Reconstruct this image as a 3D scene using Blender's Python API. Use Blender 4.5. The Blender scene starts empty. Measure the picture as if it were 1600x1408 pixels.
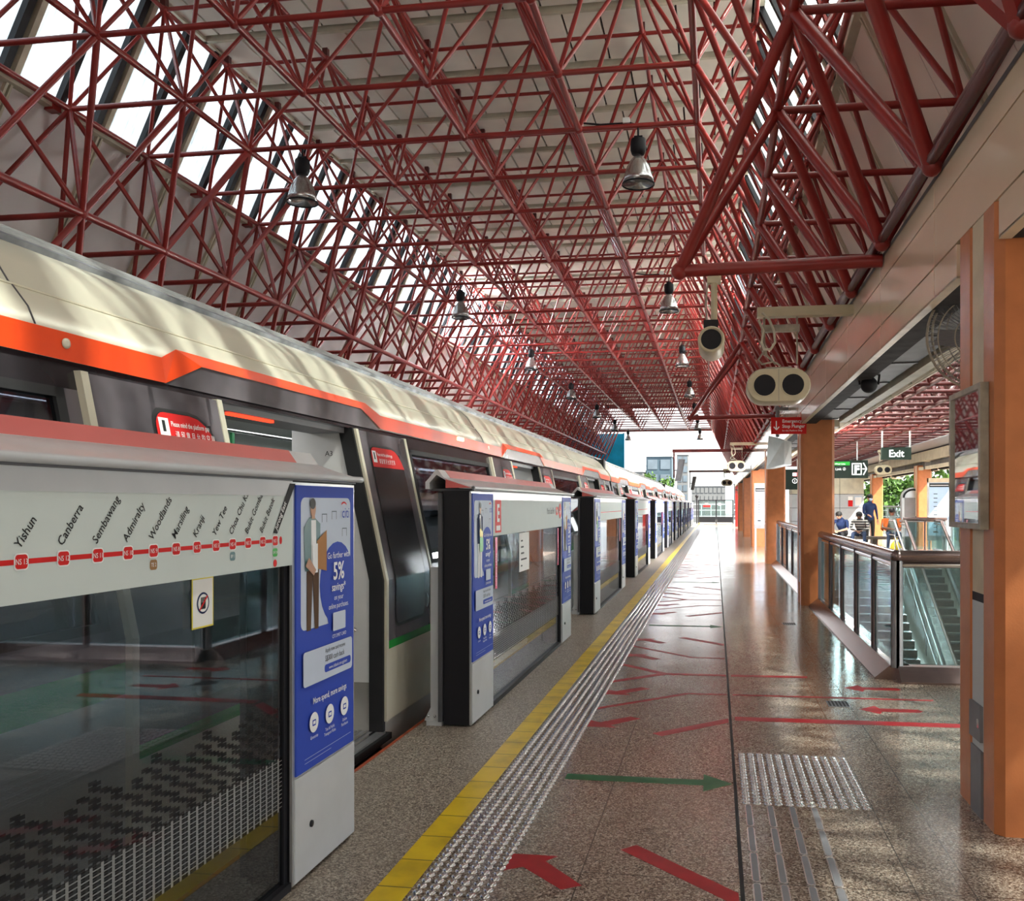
import bpy, bmesh, math, random
from mathutils import Vector, Matrix
random.seed(4)
C = bpy.context.scene.collection
SC = bpy.context.scene
R = math.radians

# ---------------------------------------------------------------- camera, world, sun, exposure
YAW = 8.641
cam = bpy.data.objects.new('camera', bpy.data.cameras.new('camera'))
cam.location = (0, 0, 1.40)
cam.rotation_euler = (R(90), 0, R(YAW))
cam.data.sensor_fit = 'HORIZONTAL'
cam.data.sensor_width = 36
cam.data.lens = 36 * 1395 / 1600
cam.data.shift_x = -(906 - 800) / 1600
cam.data.shift_y = (788 - 704) / 1600
cam.data.clip_start = .05; cam.data.clip_end = 1500
C.objects.link(cam); SC.camera = cam

SC.view_settings.view_transform = 'Standard'
SC.view_settings.look = 'None'
SC.view_settings.gamma = 1
SC.view_settings.use_curve_mapping = False
SC.view_settings.exposure = 1.15

w = bpy.data.worlds.new('sky'); SC.world = w; w.use_nodes = True
wn = w.node_tree; wn.nodes.clear()
wo = wn.nodes.new('ShaderNodeOutputWorld'); wb = wn.nodes.new('ShaderNodeBackground')
wt = wn.nodes.new('ShaderNodeTexCoord'); ws = wn.nodes.new('ShaderNodeSeparateXYZ')
wr = wn.nodes.new('ShaderNodeValToRGB')
wr.color_ramp.elements[0].position = .0; wr.color_ramp.elements[0].color = (.62, .68, .66, 1)
wr.color_ramp.elements[1].position = .9; wr.color_ramp.elements[1].color = (.80, .90, 1, 1)
e = wr.color_ramp.elements.new(.12); e.color = (1, 1, 1, 1)
wn.links.new(wt.outputs['Generated'], ws.inputs[0]); wn.links.new(ws.outputs[2], wr.inputs[0])
wn.links.new(wr.outputs[0], wb.inputs[0]); wb.inputs[1].default_value = 1.5
wn.links.new(wb.outputs[0], wo.inputs[0])

sun = bpy.data.objects.new('sun', bpy.data.lights.new('sun', 'SUN'))
sun.data.energy = 13.0; sun.data.angle = R(1.2); sun.data.color = (1, .93, .78)
sun.rotation_euler = Vector((-1.0, .42, -1.30)).to_track_quat('-Z', 'Y').to_euler()
C.objects.link(sun)

def area(name, loc, direction, sx, sy, power, col=(1, 1, 1)):
    l = bpy.data.lights.new(name, 'AREA'); l.shape = 'RECTANGLE'; l.size = sx; l.size_y = sy
    l.energy = power; l.color = col
    o = bpy.data.objects.new(name, l); o.location = loc
    o.rotation_euler = Vector(direction).to_track_quat('-Z', 'Z').to_euler()
    C.objects.link(o); return o
# daylight just outside the two bands of roof glazing
area('daylight_left', (-7.35, 24, 6.85), (1, 0, -.45), 60, 1.3, 21000, (.93, .97, 1))
area('daylight_right', (1.35, 24, 6.9), (-1, 0, -.45), 60, 1.3, 13500, (1, .98, .94))
# weak fill lamp added behind the camera; the hall is closed off there
area('fill_rear', (-1.5, -5.6, 3.2), (0, 1, .12), 7, 4.0, 60, (1, .97, .93))
area('daylight_concourse', (4.6, 24, 4.75), (0, 0, -1), 3.6, 40, 110, (1, .98, .95))

# ---------------------------------------------------------------- materials
MATS = {}
class NT:
    def __init__(s, name):
        s.m = bpy.data.materials.new(name); s.m.use_nodes = True
        s.t = s.m.node_tree; s.t.nodes.clear()
        s.o = s.n('OutputMaterial')
    def n(s, k, **kw):
        x = s.t.nodes.new('ShaderNode' + k)
        for a, b in kw.items(): setattr(x, a, b)
        return x
    def l(s, a, b): s.t.links.new(a, b)
    def val(s, sock, v):
        if hasattr(v, 'is_linked') or hasattr(v, 'links'): s.l(v, sock)
        else: sock.default_value = v
    def math(s, op, a, b=0, c=None):
        x = s.n('Math', operation=op); s.val(x.inputs[0], a); s.val(x.inputs[1], b)
        if c is not None: s.val(x.inputs[2], c)
        return x.outputs[0]
    def mix(s, f, a, b):
        x = s.n('Mix', data_type='RGBA'); s.val(x.inputs[0], f)
        s.val(x.inputs[6], a if hasattr(a, 'links') else (*a, 1)); s.val(x.inputs[7], b if hasattr(b, 'links') else (*b, 1))
        return x.outputs[2]
    def noise(s, vec, scale, detail=2, rough=.5):
        x = s.n('TexNoise'); x.inputs['Scale'].default_value = scale; x.inputs['Detail'].default_value = detail
        x.inputs['Roughness'].default_value = rough; s.l(vec, x.inputs['Vector']); return x.outputs['Fac']
    def ramp(s, f, stops):
        x = s.n('ValToRGB'); r = x.color_ramp
        while len(r.elements) < len(stops): r.elements.new(.5)
        for e, (p, c) in zip(r.elements, stops): e.position = p; e.color = (*c, 1) if len(c) == 3 else c
        s.l(f, x.inputs[0]); return x.outputs[0]
    def coord(s, k='Object'): return s.n('TexCoord').outputs[k]
    def pos(s): return s.n('NewGeometry').outputs['Position']
    def xyz(s, v):
        x = s.n('SeparateXYZ'); s.l(v, x.inputs[0]); return x.outputs
    def bsdf(s, col, rough=.5, metal=0, spec=.5, bump=None, coat=0, bstr=.2, bdist=.01):
        b = s.n('BsdfPrincipled'); s.val(b.inputs['Base Color'], col if hasattr(col, 'links') else (*col, 1))
        s.val(b.inputs['Roughness'], rough); s.val(b.inputs['Metallic'], metal); b.inputs['Specular IOR Level'].default_value = spec
        b.inputs['Coat Weight'].default_value = coat; b.inputs['Coat Roughness'].default_value = .08
        if bump is not None:
            u = s.n('Bump'); u.inputs['Strength'].default_value = bstr; u.inputs['Distance'].default_value = bdist
            s.l(bump, u.inputs['Height']); s.l(u.outputs[0], b.inputs['Normal'])
        return b
    def end(s, sh): s.l(sh.outputs[0] if hasattr(sh, 'outputs') else sh, s.o.inputs[0]); return s.m

def plain(name, col, rough=.5, metal=0, spec=.5, var=.06, scale=6, coat=0, bump=0):
    n = NT(name); v = n.coord(); f = n.noise(v, scale, 3)
    dk = tuple(max(0, c * (1 - var * 2)) for c in col); lt = tuple(min(1, c * (1 + var)) for c in col)
    c = n.ramp(f, [(.3, dk), (.7, lt)])
    b = n.bsdf(c, rough, metal, spec, bump=n.noise(v, scale * 12) if bump else None, bstr=bump or .2, coat=coat)
    MATS[name] = n.end(b); return MATS[name]

def emit(name, col, s):
    n = NT(name); e = n.n('Emission'); e.inputs[0].default_value = (*col, 1); e.inputs[1].default_value = s
    MATS[name] = n.end(e)

def glassy(name, tint, refl=.08, rough=.02, power=5.0, body=None, bodyf=0):
    n = NT(name)
    lw = n.n('LayerWeight'); lw.inputs[0].default_value = .35
    t = n.n('BsdfTransparent'); t.inputs[0].default_value = (*tint, 1)
    g = n.n('BsdfGlossy'); g.inputs['Roughness'].default_value = rough; g.inputs[0].default_value = (.95, .97, 1, 1)
    base = t.outputs[0]
    if body:
        d = n.n('BsdfDiffuse'); d.inputs[0].default_value = (*body, 1)
        mm = n.n('MixShader'); mm.inputs[0].default_value = bodyf; n.l(t.outputs[0], mm.inputs[1]); n.l(d.outputs[0], mm.inputs[2]); base = mm.outputs[0]
    f = n.math('POWER', lw.outputs['Facing'], power); f = n.math('MULTIPLY_ADD', f, .85, refl)
    m = n.n('MixShader'); n.l(f, m.inputs[0]); n.l(base, m.inputs[1]); n.l(g.outputs[0], m.inputs[2])
    MATS[name] = n.end(m)

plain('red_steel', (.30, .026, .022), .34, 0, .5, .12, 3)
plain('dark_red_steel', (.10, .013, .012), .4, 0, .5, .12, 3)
plain('orange_paint', (.58, .20, .075), .33, 0, .4, .05, 9, bump=.06)
plain('cream_plaster', (.70, .58, .42), .5, 0, .4, .08, 5, bump=.1)
plain('cream_metal', (.76, .72, .60), .42, 0, .5, .03, 3)
plain('white_paint', (.80, .80, .78), .4, 0, .5, .02)
plain('light_grey', (.50, .52, .55), .35, 0, .5, .03)
plain('canopy_silver', (.60, .60, .62), .32, .25, .5, .03, 8)
plain('silver', (.55, .56, .58), .3, .75, .5, .04, 8)
plain('steel', (.66, .66, .68), .12, 1.0, .5, .05, 14)
plain('bronze_steel', (.25, .185, .18), .22, .85, .5, .06, 9)
plain('galvanised', (.42, .43, .43), .4, .5, .5, .15, 12)
plain('black', (.010, .010, .014), .55, 0, .3, .0)
plain('black_rubber', (.02, .02, .022), .6, 0, .3, .1)
plain('dark_grey', (.08, .08, .09), .5, 0, .4, .08)
plain('mid_grey', (.22, .22, .24), .5, 0, .4, .06)
plain('concrete', (.33, .32, .30), .8, 0, .3, .2, 2)
plain('sign_red', (.62, .02, .02), .55, 0, .12, .02)
plain('sign_white', (.85, .85, .85), .55, 0, .12, .0)
plain('sign_green', (.004, .016, .011), .6, 0, .4, .0)
plain('line_green', (.02, .38, .04), .4, 0, .4, .0)
plain('sticker_red', (.36, .010, .016), .42, 0, .3, .1, 12)
plain('sticker_green', (.012, .12, .04), .42, 0, .3, .1, 12)
plain('edge_rubber', (.42, .075, .025), .5, 0, .3, .2, 10)
plain('canopy_red', (.62, .12, .11), .3, 0, .5, .05, 3)
plain('ad_blue', (.035, .075, .45), .55, 0, .12, .0)
plain('ad_pale', (.55, .62, .75), .55, 0, .12, .02)
plain('ad_white', (.85, .87, .90), .55, 0, .12, .0)
plain('skin', (.50, .27, .17), .5, 0, .4, .05)
plain('dark_skin', (.16, .075, .045), .5, 0, .4, .05)
plain('hair', (.012, .010, .010), .5, 0, .4, .1)
plain('shirt_teal', (.05, .10, .12), .8, 0, .2, .1)
plain('shirt_grey', (.22, .26, .25), .8, 0, .2, .1)
plain('jacket_navy', (.02, .035, .10), .8, 0, .2, .1)
plain('denim', (.035, .055, .11), .8, 0, .2, .15)
plain('trousers_brown', (.11, .065, .04), .8, 0, .2, .1)
plain('orange_cloth', (.55, .13, .03), .8, 0, .2, .1)
plain('yellow_plastic', (.75, .62, .05), .4, 0, .4, .05)
plain('cardboard', (.45, .22, .09), .7, 0, .2, .05)
plain('bench_stone', (.12, .10, .085), .4, 0, .4, .2, 20)
plain('foliage', (.05, .115, .014), .7, 0, .3, .6, 3)
plain('bark', (.09, .06, .04), .9, 0, .2, .2)
plain('pale_panel', (.60, .62, .64), .6, 0, .3, .05, .5)
plain('tray_grey', (.13, .13, .135), .6, 0, .3, .1, 5)
plain('bar_steel', (.78, .78, .80), .25, .8, .5, .02)
plain('stair_grey', (.02, .023, .026), .6, 0, .3, .1)
plain('building_white', (.13, .135, .14), .8, 0, .2, .05, .3)
plain('building_blue', (.045, .075, .10), .6, 0, .3, .1, .3)
plain('building_glass', (.09, .12, .15), .5, 0, .5, .1, .5)
plain('cyan_mesh', (.015, .50, .80), .6, 0, .3, .1, 2)
plain('map_blue', (.45, .60, .80), .55, 0, .12, .02)
plain('purple_grey', (.16, .145, .165), .22, .2, .5, .3, 2.2)
plain('dark_body', (.035, .032, .038), .2, .2, .5, .2, 2)
plain('door_cream', (.72, .68, .55), .3, .1, .5, .02)
plain('train_silver', (.60, .60, .57), .3, .35, .5, .05, 2)
plain('train_orange', (.90, .075, .010), .35, 0, .3, .01, 2)
plain('train_green', (.02, .36, .05), .25, 0, .5, .02)
plain('train_cream', (.80, .77, .64), .26, .25, .5, .03, 1.5, coat=.2)
plain('train_ledge', (.42, .44, .50), .38, .6, .5, .35, 5)
plain('interior_white', (.62, .62, .62), .5, 0, .3, .02)
plain('interior_floor', (.20, .23, .22), .5, 0, .3, .1)
plain('seat_green', (.02, .16, .05), .5, 0, .3, .1)
plain('strap_green', (.015, .14, .05), .4, 0, .4, .05)
plain('pipe_grey', (.40, .36, .29), .45, .1, .4, .15, 14)
plain('speaker_beige', (.60, .53, .37), .42, 0, .4, .03, 9)
plain('lamp_silver', (.55, .55, .56), .22, .9, .5, .05, 20)
plain('lamp_inner', (.75, .75, .70), .3, .6, .5, .02)
plain('fascia_enamel', (.86, .69, .52), .16, 0, .5, .03, 1.4, coat=.4)
plain('soffit_dark', (.05, .045, .045), .8, .0, .08, .2, 6)
plain('ceiling_panel', (.84, .79, .70), .7, 0, .2, .08, 1.2)
plain('wall_panel_grey', (.72, .68, .68), .75, 0, .2, .10, .8)
plain('wall_panel_beige', (.86, .77, .68), .6, 0, .3, .05, .8)
plain('mullion_beige', (.62, .58, .46), .6, 0, .3, .08, 4)
plain('paper', (.80, .80, .78), .55, 0, .12, .02)
plain('ink', (.02, .02, .022), .6, 0, .2, .0)
plain('route_panel', (.58, .64, .63), .6, 0, .15, .01)
plain('teal', (.10, .20, .22), .4, 0, .4, .0)
plain('brown_tag', (.28, .13, .03), .4, 0, .4, .0)
plain('pink_tag', (.75, .02, .14), .4, 0, .4, .0)
emit('lamp_warm', (1, .85, .5), 1.6)
emit('train_light', (1, 1, .97), 2.6)
emit('led_red', (1, .05, .02), 1.2)
emit('sign_lit', (1, 1, .97), 1.1)
emit('screen_blue', (.55, .72, 1), .9)
glassy('clear_glass', (.80, .90, .88), .05, .01)
glassy('balustrade_glass', (.50, .63, .64), .08, .02, 3.5, (.30, .45, .46), .05)
glassy('window_glass', (.34, .37, .42), .12, .03, 2.5)
glassy('poster_glass', (.9, .9, .9), .35, .02, 1.5)

# roof glazing: ribbed white sheet that scatters part of the daylight and lets part through
n = NT('skylight_sheet'); v = n.pos(); x = n.xyz(v)
st = n.math('SINE', n.math('MULTIPLY', x[1], 140)); stn = n.noise(v, 9, 3)
tr = n.n('BsdfTranslucent'); n.l(n.ramp(stn, [(.3, (.70, .74, .74)), (.7, (.95, .97, .97))]), tr.inputs[0])
sv = n.n('Mapping'); sv.inputs['Scale'].default_value = (.6, 14, .6); n.l(v, sv.inputs[0])
tp = n.n('BsdfTransparent'); n.l(n.ramp(n.noise(sv.outputs[0], 2.0, 3), [(.35, (.30, .33, .35)), (.6, (.9, .95, .97))]), tp.inputs[0])
mx = n.n('MixShader'); n.l(n.math('MULTIPLY_ADD', st, .1, .5), mx.inputs[0]); n.l(tr.outputs[0], mx.inputs[1]); n.l(tp.outputs[0], mx.inputs[2])
MATS['skylight_sheet'] = n.end(mx)

# speckled granite floor with thin joints
def floor_mat(name, rough_base, cols, joints=True, bump=.0):
    n = NT(name); v = n.pos(); x = n.xyz(v)
    vo = n.n('TexVoronoi'); vo.inputs['Scale'].default_value = 150; n.l(v, vo.inputs['Vector'])
    sp = n.xyz(vo.outputs['Color'])[0]
    f1 = n.noise(v, 190, 3, .6)
    mixf = n.math('ADD', n.math('MULTIPLY', sp, .5), n.math('MULTIPLY', f1, .55))
    c = n.ramp(mixf, [(.28, cols[0]), (.42, cols[1]), (.62, cols[2]), (.80, cols[3])])
    blot = n.noise(v, 1.1, 3); c = n.mix(n.math('MULTIPLY', blot, .35), c, tuple(q * .75 for q in cols[1]))
    rough = n.math('MULTIPLY_ADD', n.noise(v, 2.3, 3), .12, rough_base)
    if joints:
        m = None
        for jx in (-.505, .715, .92, 1.555, 2.16):
            d = n.math('LESS_THAN', n.math('ABSOLUTE', n.math('SUBTRACT', x[0], jx)), .0028)
            m = d if m is None else n.math('MAXIMUM', m, d)
        ym = n.math('ABSOLUTE', n.math('SUBTRACT', n.math('FRACT', n.math('MULTIPLY_ADD', x[1], 1 / 1.09, 3.4165)), .5))
        m = n.math('MAXIMUM', m, n.math('LESS_THAN', ym, .0026))
        c = n.mix(n.math('MULTIPLY', m, .8), c, (.05, .04, .035)); 
    MATS[name] = n.end(n.bsdf(c, rough, 0, .55, bump=(f1 if bump else None), bstr=bump, bdist=.004))
floor_mat('granite', .10, [(.035, .028, .024), (.175, .128, .10), (.32, .25, .20), (.60, .53, .45)])
floor_mat('granite_edge', .38, [(.05, .04, .032), (.19, .15, .118), (.36, .30, .24), (.66, .60, .52)], joints=False, bump=.35)
n = NT('yellow_tile'); v = n.pos(); x = n.xyz(v)
ym = n.math('ABSOLUTE', n.math('SUBTRACT', n.math('FRACT', n.math('MULTIPLY', x[1], 1 / .25)), .5))
c = n.ramp(n.noise(v, 5, 4), [(.22, (.42, .27, .01)), (.5, (.74, .51, .012)), (.8, (.84, .60, .02))])
c = n.mix(n.math('LESS_THAN', ym, .014), c, (.10, .07, .01))
MATS['yellow_tile'] = n.end(n.bsdf(c, .35))
# train flank with black pixel pattern fading into silver
n = NT('pixel_flank'); v = n.coord(); x = n.xyz(v)
gy = n.math('MULTIPLY', x[1], 1 / .075); gz = n.math('MULTIPLY', x[2], 1 / .034)
cy = n.math('FLOOR', gy); cz = n.math('FLOOR', gz)
wv = n.n('TexWhiteNoise', noise_dimensions='2D'); cb = n.n('CombineXYZ'); n.l(cy, cb.inputs[0]); n.l(cz, cb.inputs[1]); n.l(cb.outputs[0], wv.inputs[0])
ins = n.math('MULTIPLY', n.math('LESS_THAN', n.math('FRACT', gy), .86), n.math('LESS_THAN', n.math('FRACT', gz), .8))
lim = n.math('SUBTRACT', .62, n.math('MULTIPLY', n.math('ADD', x[2], .55), .9))
on = n.math('MULTIPLY', ins, n.math('LESS_THAN', wv.outputs['Value'], lim))
MATS['pixel_flank'] = n.end(n.bsdf(n.mix(on, (.60, .60, .57), (.015, .015, .017)), .3, .2))
# platform door glass with its printed band of small rectangles
n = NT('door_glass'); v = n.coord(); x = n.xyz(v)
lw = n.n('LayerWeight'); lw.inputs[0].default_value = .35
t = n.n('BsdfTransparent'); t.inputs[0].default_value = (.62, .65, .67, 1)
g = n.n('BsdfGlossy'); g.inputs['Roughness'].default_value = .012; g.inputs[0].default_value = (.80, .84, .90, 1)
f = n.math('MULTIPLY_ADD', n.math('POWER', lw.outputs['Facing'], 2.4), .70, .07)
m = n.n('MixShader'); n.l(f, m.inputs[0]); n.l(t.outputs[0], m.inputs[1]); n.l(g.outputs[0], m.inputs[2])
def cell(sy, sz, fy, fz, z0, z1):
    a = n.math('FRACT', n.math('MULTIPLY', x[1], 1 / sy)); b = n.math('FRACT', n.math('MULTIPLY', x[2], 1 / sz))
    r = n.math('MULTIPLY', n.math('LESS_THAN', a, fy), n.math('LESS_THAN', b, fz))
    return n.math('MULTIPLY', r, n.math('MULTIPLY', n.math('GREATER_THAN', x[2], z0), n.math('LESS_THAN', x[2], z1)))
zlt = lambda z: n.math('LESS_THAN', x[2], z)
zgt = lambda z: n.math('GREATER_THAN', x[2], z)
SY, SZ = .042, .0150
inr = n.math('MULTIPLY', n.math('LESS_THAN', n.math('FRACT', n.math('MULTIPLY', x[1], 1 / SY)), .74), n.math('LESS_THAN', n.math('FRACT', n.math('MULTIPLY', x[2], 1 / SZ)), .78))
ci = n.math('FLOOR', n.math('MULTIPLY', x[1], 1 / SY)); ri = n.math('FLOOR', n.math('MULTIPLY', x[2], 1 / SZ))
odd = n.math('GREATER_THAN', n.math('FRACT', n.math('MULTIPLY', ci, .5)), .25)
rr3 = n.math('FRACT', n.math('MULTIPLY_ADD', ri, 1 / 3, .01))
thin = n.math('ADD', n.math('MULTIPLY', odd, n.math('LESS_THAN', rr3, .6)), n.math('MULTIPLY', n.math('SUBTRACT', 1, odd), n.math('GREATER_THAN', rr3, .6)))
grid = n.math('MULTIPLY', zgt(.30), zlt(.49))
wh = n.math('MULTIPLY', n.math('MULTIPLY', n.math('SUBTRACT', 1, inr), grid), .30)
dif = n.n('BsdfDiffuse'); dif.inputs[0].default_value = (.60, .60, .58, 1)
m2 = n.n('MixShader'); n.l(wh, m2.inputs[0]); n.l(m.outputs[0], m2.inputs[1]); n.l(dif.outputs[0], m2.inputs[2])
env = n.math('MULTIPLY_ADD', n.math('PINGPONG', ci, 3), .02, .64)
up_ = n.math('MULTIPLY', n.math('MULTIPLY', thin, zgt(.49)), n.math('LESS_THAN', x[2], env))
blk = n.math('MULTIPLY', inr, n.math('MAXIMUM', n.math('MULTIPLY', grid, .85), up_))
db = n.n('BsdfDiffuse'); db.inputs[0].default_value = (.02, .02, .022, 1)
m3 = n.n('MixShader'); n.l(n.math('MULTIPLY', blk, .9), m3.inputs[0]); n.l(m2.outputs[0], m3.inputs[1]); n.l(db.outputs[0], m3.inputs[2])
MATS['door_glass'] = n.end(m3)
# striped knit
n = NT('striped_knit'); v = n.coord(); x = n.xyz(v)
s_ = n.math('GREATER_THAN', n.math('SINE', n.math('MULTIPLY', x[2], 2 * math.pi / .075)), .25)
MATS['striped_knit'] = n.end(n.bsdf(n.mix(s_, (.02, .02, .022), (.50, .48, .46)), .8))

# ---------------------------------------------------------------- mesh builder
class MB:
    def __init__(s): s.v = []; s.f = []; s.m = []; s.mats = []; s.sm = []
    def mi(s, mat):
        if mat not in s.mats: s.mats.append(mat)
        return s.mats.index(mat)
    def add(s, vs, fs, mat, smooth=False):
        b = len(s.v); s.v += [tuple(p) for p in vs]; k = s.mi(mat)
        for f in fs: s.f.append(tuple(b + i for i in f)); s.m.append(k); s.sm.append(smooth)
        return s
    def box(s, x0, x1, y0, y1, z0, z1, mat):
        x0, x1 = min(x0, x1), max(x0, x1); y0, y1 = min(y0, y1), max(y0, y1); z0, z1 = min(z0, z1), max(z0, z1)
        v = [(x, y, z) for x in (x0, x1) for y in (y0, y1) for z in (z0, z1)]
        return s.add(v, [(0, 1, 3, 2), (4, 6, 7, 5), (0, 4, 5, 1), (2, 3, 7, 6), (0, 2, 6, 4), (1, 5, 7, 3)], mat)
    def tube(s, p, q, r, mat, n=8, r2=None, caps=True):
        p, q = Vector(p), Vector(q); d = (q - p)
        if d.length < 1e-6: return s
        z = d.normalized(); a = Vector((0, 0, 1)) if abs(z.z) < .9 else Vector((1, 0, 0))
        u = z.cross(a).normalized(); w_ = z.cross(u); r2 = r if r2 is None else r2; vs = []
        for c, rr in ((p, r), (q, r2)):
            for i in range(n):
                t = 2 * math.pi * (i + .5) / n; vs.append(c + u * rr * math.cos(t) + w_ * rr * math.sin(t))
        fs = [(i, (i + 1) % n, n + (i + 1) % n, n + i) for i in range(n)]
        fs = [tuple(reversed(f)) for f in fs]
        s.add(vs, fs, mat, n > 5)
        if caps: s.add(vs, [tuple(range(n)), tuple(reversed(range(n, 2 * n)))], mat)
        return s
    def path(s, pts, r, mat, n=8):
        for a, b in zip(pts[:-1], pts[1:]): s.tube(a, b, r, mat, n)
        for p in pts[1:-1]: s.ball(p, r, mat, 6, 4)
        return s
    def ball(s, c, r, mat, n=10, k=6, sc=(1, 1, 1)):
        vs = []; fs = []
        for j in range(k + 1):
            ph = math.pi * j / k
            for i in range(n):
                t = 2 * math.pi * i / n
                vs.append((c[0] + r * sc[0] * math.sin(ph) * math.cos(t), c[1] + r * sc[1] * math.sin(ph) * math.sin(t), c[2] + r * sc[2] * math.cos(ph)))
        for j in range(k):
            for i in range(n):
                a, b = j * n + i, j * n + (i + 1) % n; fs.append((a, a + n, b + n, b))
        return s.add(vs, fs, mat, True)
    def lathe(s, c, prof, mat, n=20, axis='z'):
        vs = []; fs = []
        for r, h in prof:
            for i in range(n):
                t = 2 * math.pi * i / n; a, b = r * math.cos(t), r * math.sin(t)
                vs.append((c[0] + a, c[1] + b, c[2] + h) if axis == 'z' else ((c[0] + a, c[1] + h, c[2] + b) if axis == 'y' else (c[0] + h, c[1] + a, c[2] + b)))
        for j in range(len(prof) - 1):
            for i in range(n):
                a, b = j * n + i, j * n + (i + 1) % n; fs.append((a, b, b + n, a + n))
        return s.add(vs, fs, mat, True)
    def prism(s, prof, y0, y1, mat, caps=True, smooth=False, closed=True):
        """closed profile of (x, z) pushed along Y"""
        k = len(prof); vs = [(x, y0, z) for x, z in prof] + [(x, y1, z) for x, z in prof]
        fs = [(i, (i + 1) % k, k + (i + 1) % k, k + i) for i in range(k if closed else k - 1)]
        s.add(vs, fs, mat, smooth)
        if caps: s.add(vs, [tuple(reversed(range(k))), tuple(range(k, 2 * k))], mat)
        return s
    def slab(s, a, b, y0, y1, th, mat):
        """flat panel between cross-section points a and b (x, z), thickness th to the outside (right of a->b)"""
        dx, dz = b[0] - a[0], b[1] - a[1]; L = math.hypot(dx, dz); nx, nz = dz / L * th, -dx / L * th
        return s.prism([a, b, (b[0] + nx, b[1] + nz), (a[0] + nx, a[1] + nz)], y0, y1, mat)
    def ext(s, pts, z0, z1, mat):
        k = len(pts); vs = [(x, y, z0) for x, y in pts] + [(x, y, z1) for x, y in pts]
        fs = [(i, (i + 1) % k, k + (i + 1) % k, k + i) for i in range(k)] + [tuple(range(k, 2 * k)), tuple(reversed(range(k)))]
        return s.add(vs, fs, mat)
    def build(s, name, parent=None, **tags):
        me = bpy.data.meshes.new(name)
        org = Vector(ORG.get(parent.name, (0, 0, 0))) if parent else Vector((0, 0, 0))
        if not parent and 'at' in tags: org = Vector(tags.pop('at'))
        tags.pop('at', None)
        me.from_pydata([tuple(Vector(p) - org) for p in s.v], [], s.f)
        for m in s.mats: me.materials.append(MATS[m])
        me.polygons.foreach_set('material_index', s.m); me.polygons.foreach_set('use_smooth', s.sm); me.update()
        bm = bmesh.new(); bm.from_mesh(me); bmesh.ops.recalc_face_normals(bm, faces=bm.faces); bm.to_mesh(me); bm.free()
        o = bpy.data.objects.new(name, me); C.objects.link(o)
        if parent: o.parent = parent
        else: o.location = org
        if parent: ORG[o.name] = tuple(org)
        else: ORG[o.name] = tuple(org)
        for k, v in tags.items(): o[k] = v
        return o
ORG = {}
def thing(name, loc, label, cat, group=None):
    o = bpy.data.objects.new(name, None); C.objects.link(o); o.location = loc; o.empty_display_size = .1
    o['label'] = label; o['category'] = cat
    if group: o['group'] = group
    ORG[o.name] = tuple(loc); return o
def kids(o): return [c for c in C.objects if c.parent is o]
KID = {}
def dup(o, dloc, label, parent=None):
    c = o.copy(); C.objects.link(c)
    if parent: c.parent = parent
    else:
        c.location = Vector(o.location) + Vector(dloc); c['label'] = label
        ORG[c.name] = tuple(Vector(ORG[o.name]) + Vector(dloc))
    if o.name not in KID: KID[o.name] = list(o.children)
    for ch in KID[o.name]: dup(ch, (0, 0, 0), None, c)
    return c
ORD = ['first', 'second', 'third', 'fourth', 'fifth', 'sixth', 'seventh', 'eighth', 'ninth', 'tenth', 'eleventh', 'twelfth']

# flat artwork on a plane: origin O, right vector U, up vector V, normal N
class Art:
    def __init__(s, mb, O, U, V): s.mb = mb; s.O = Vector(O); s.U = Vector(U); s.V = Vector(V); s.N = s.U.cross(s.V); s.k = 0
    def P(s, a, b, d): return s.O + s.U * a + s.V * b + s.N * d
    def poly(s, pts, mat, lift=None):
        if lift is None: s.k += 1; lift = .0006 * s.k
        s.mb.add([s.P(a, b, lift) for a, b in pts], [tuple(range(len(pts)))], mat); return s
    def rect(s, a0, a1, b0, b1, mat, r=0, lift=None):
        if r <= 0: return s.poly([(a0, b0), (a1, b0), (a1, b1), (a0, b1)], mat, lift)
        pts = []
        for cx, cy, t0 in ((a1 - r, b0 + r, -90), (a1 - r, b1 - r, 0), (a0 + r, b1 - r, 90), (a0 + r, b0 + r, 180)):
            for i in range(5): t = R(t0 + 22.5 * i); pts.append((cx + r * math.cos(t), cy + r * math.sin(t)))
        return s.poly(pts, mat, lift)
    def disc(s, a, b, ra, mat, rb=None, lift=None, t0=0, t1=360, n=24):
        rb = rb or ra
        return s.poly([(a + ra * math.cos(R(t0 + (t1 - t0) * i / n)), b + rb * math.sin(R(t0 + (t1 - t0) * i / n))) for i in range(n if t1 - t0 == 360 else n + 1)], mat, lift)
    def line(s, a0, b0, a1, b1, w_, mat, lift=None):
        d = Vector((a1 - a0, b1 - b0)).normalized() * w_ / 2; px, py = -d.y, d.x
        return s.poly([(a0 - px, b0 - py), (a1 - px, b1 - py), (a1 + px, b1 + py), (a0 + px, b0 + py)], mat, lift)
    def text(s, t, a, b, size, mat, rot=0, align='LEFT', bold=0, sx=1, lift=None):
        if lift is None: s.k += 1; lift = .0006 * s.k
        vs, fs = text_geo(t, align, bold); cr, sr = math.cos(R(rot)), math.sin(R(rot))
        s.mb.add([s.P(a + (x * size * sx * cr - y * size * sr), b + (x * size * sx * sr + y * size * cr), lift) for x, y in vs], fs, mat); return s
TX = {}
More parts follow.
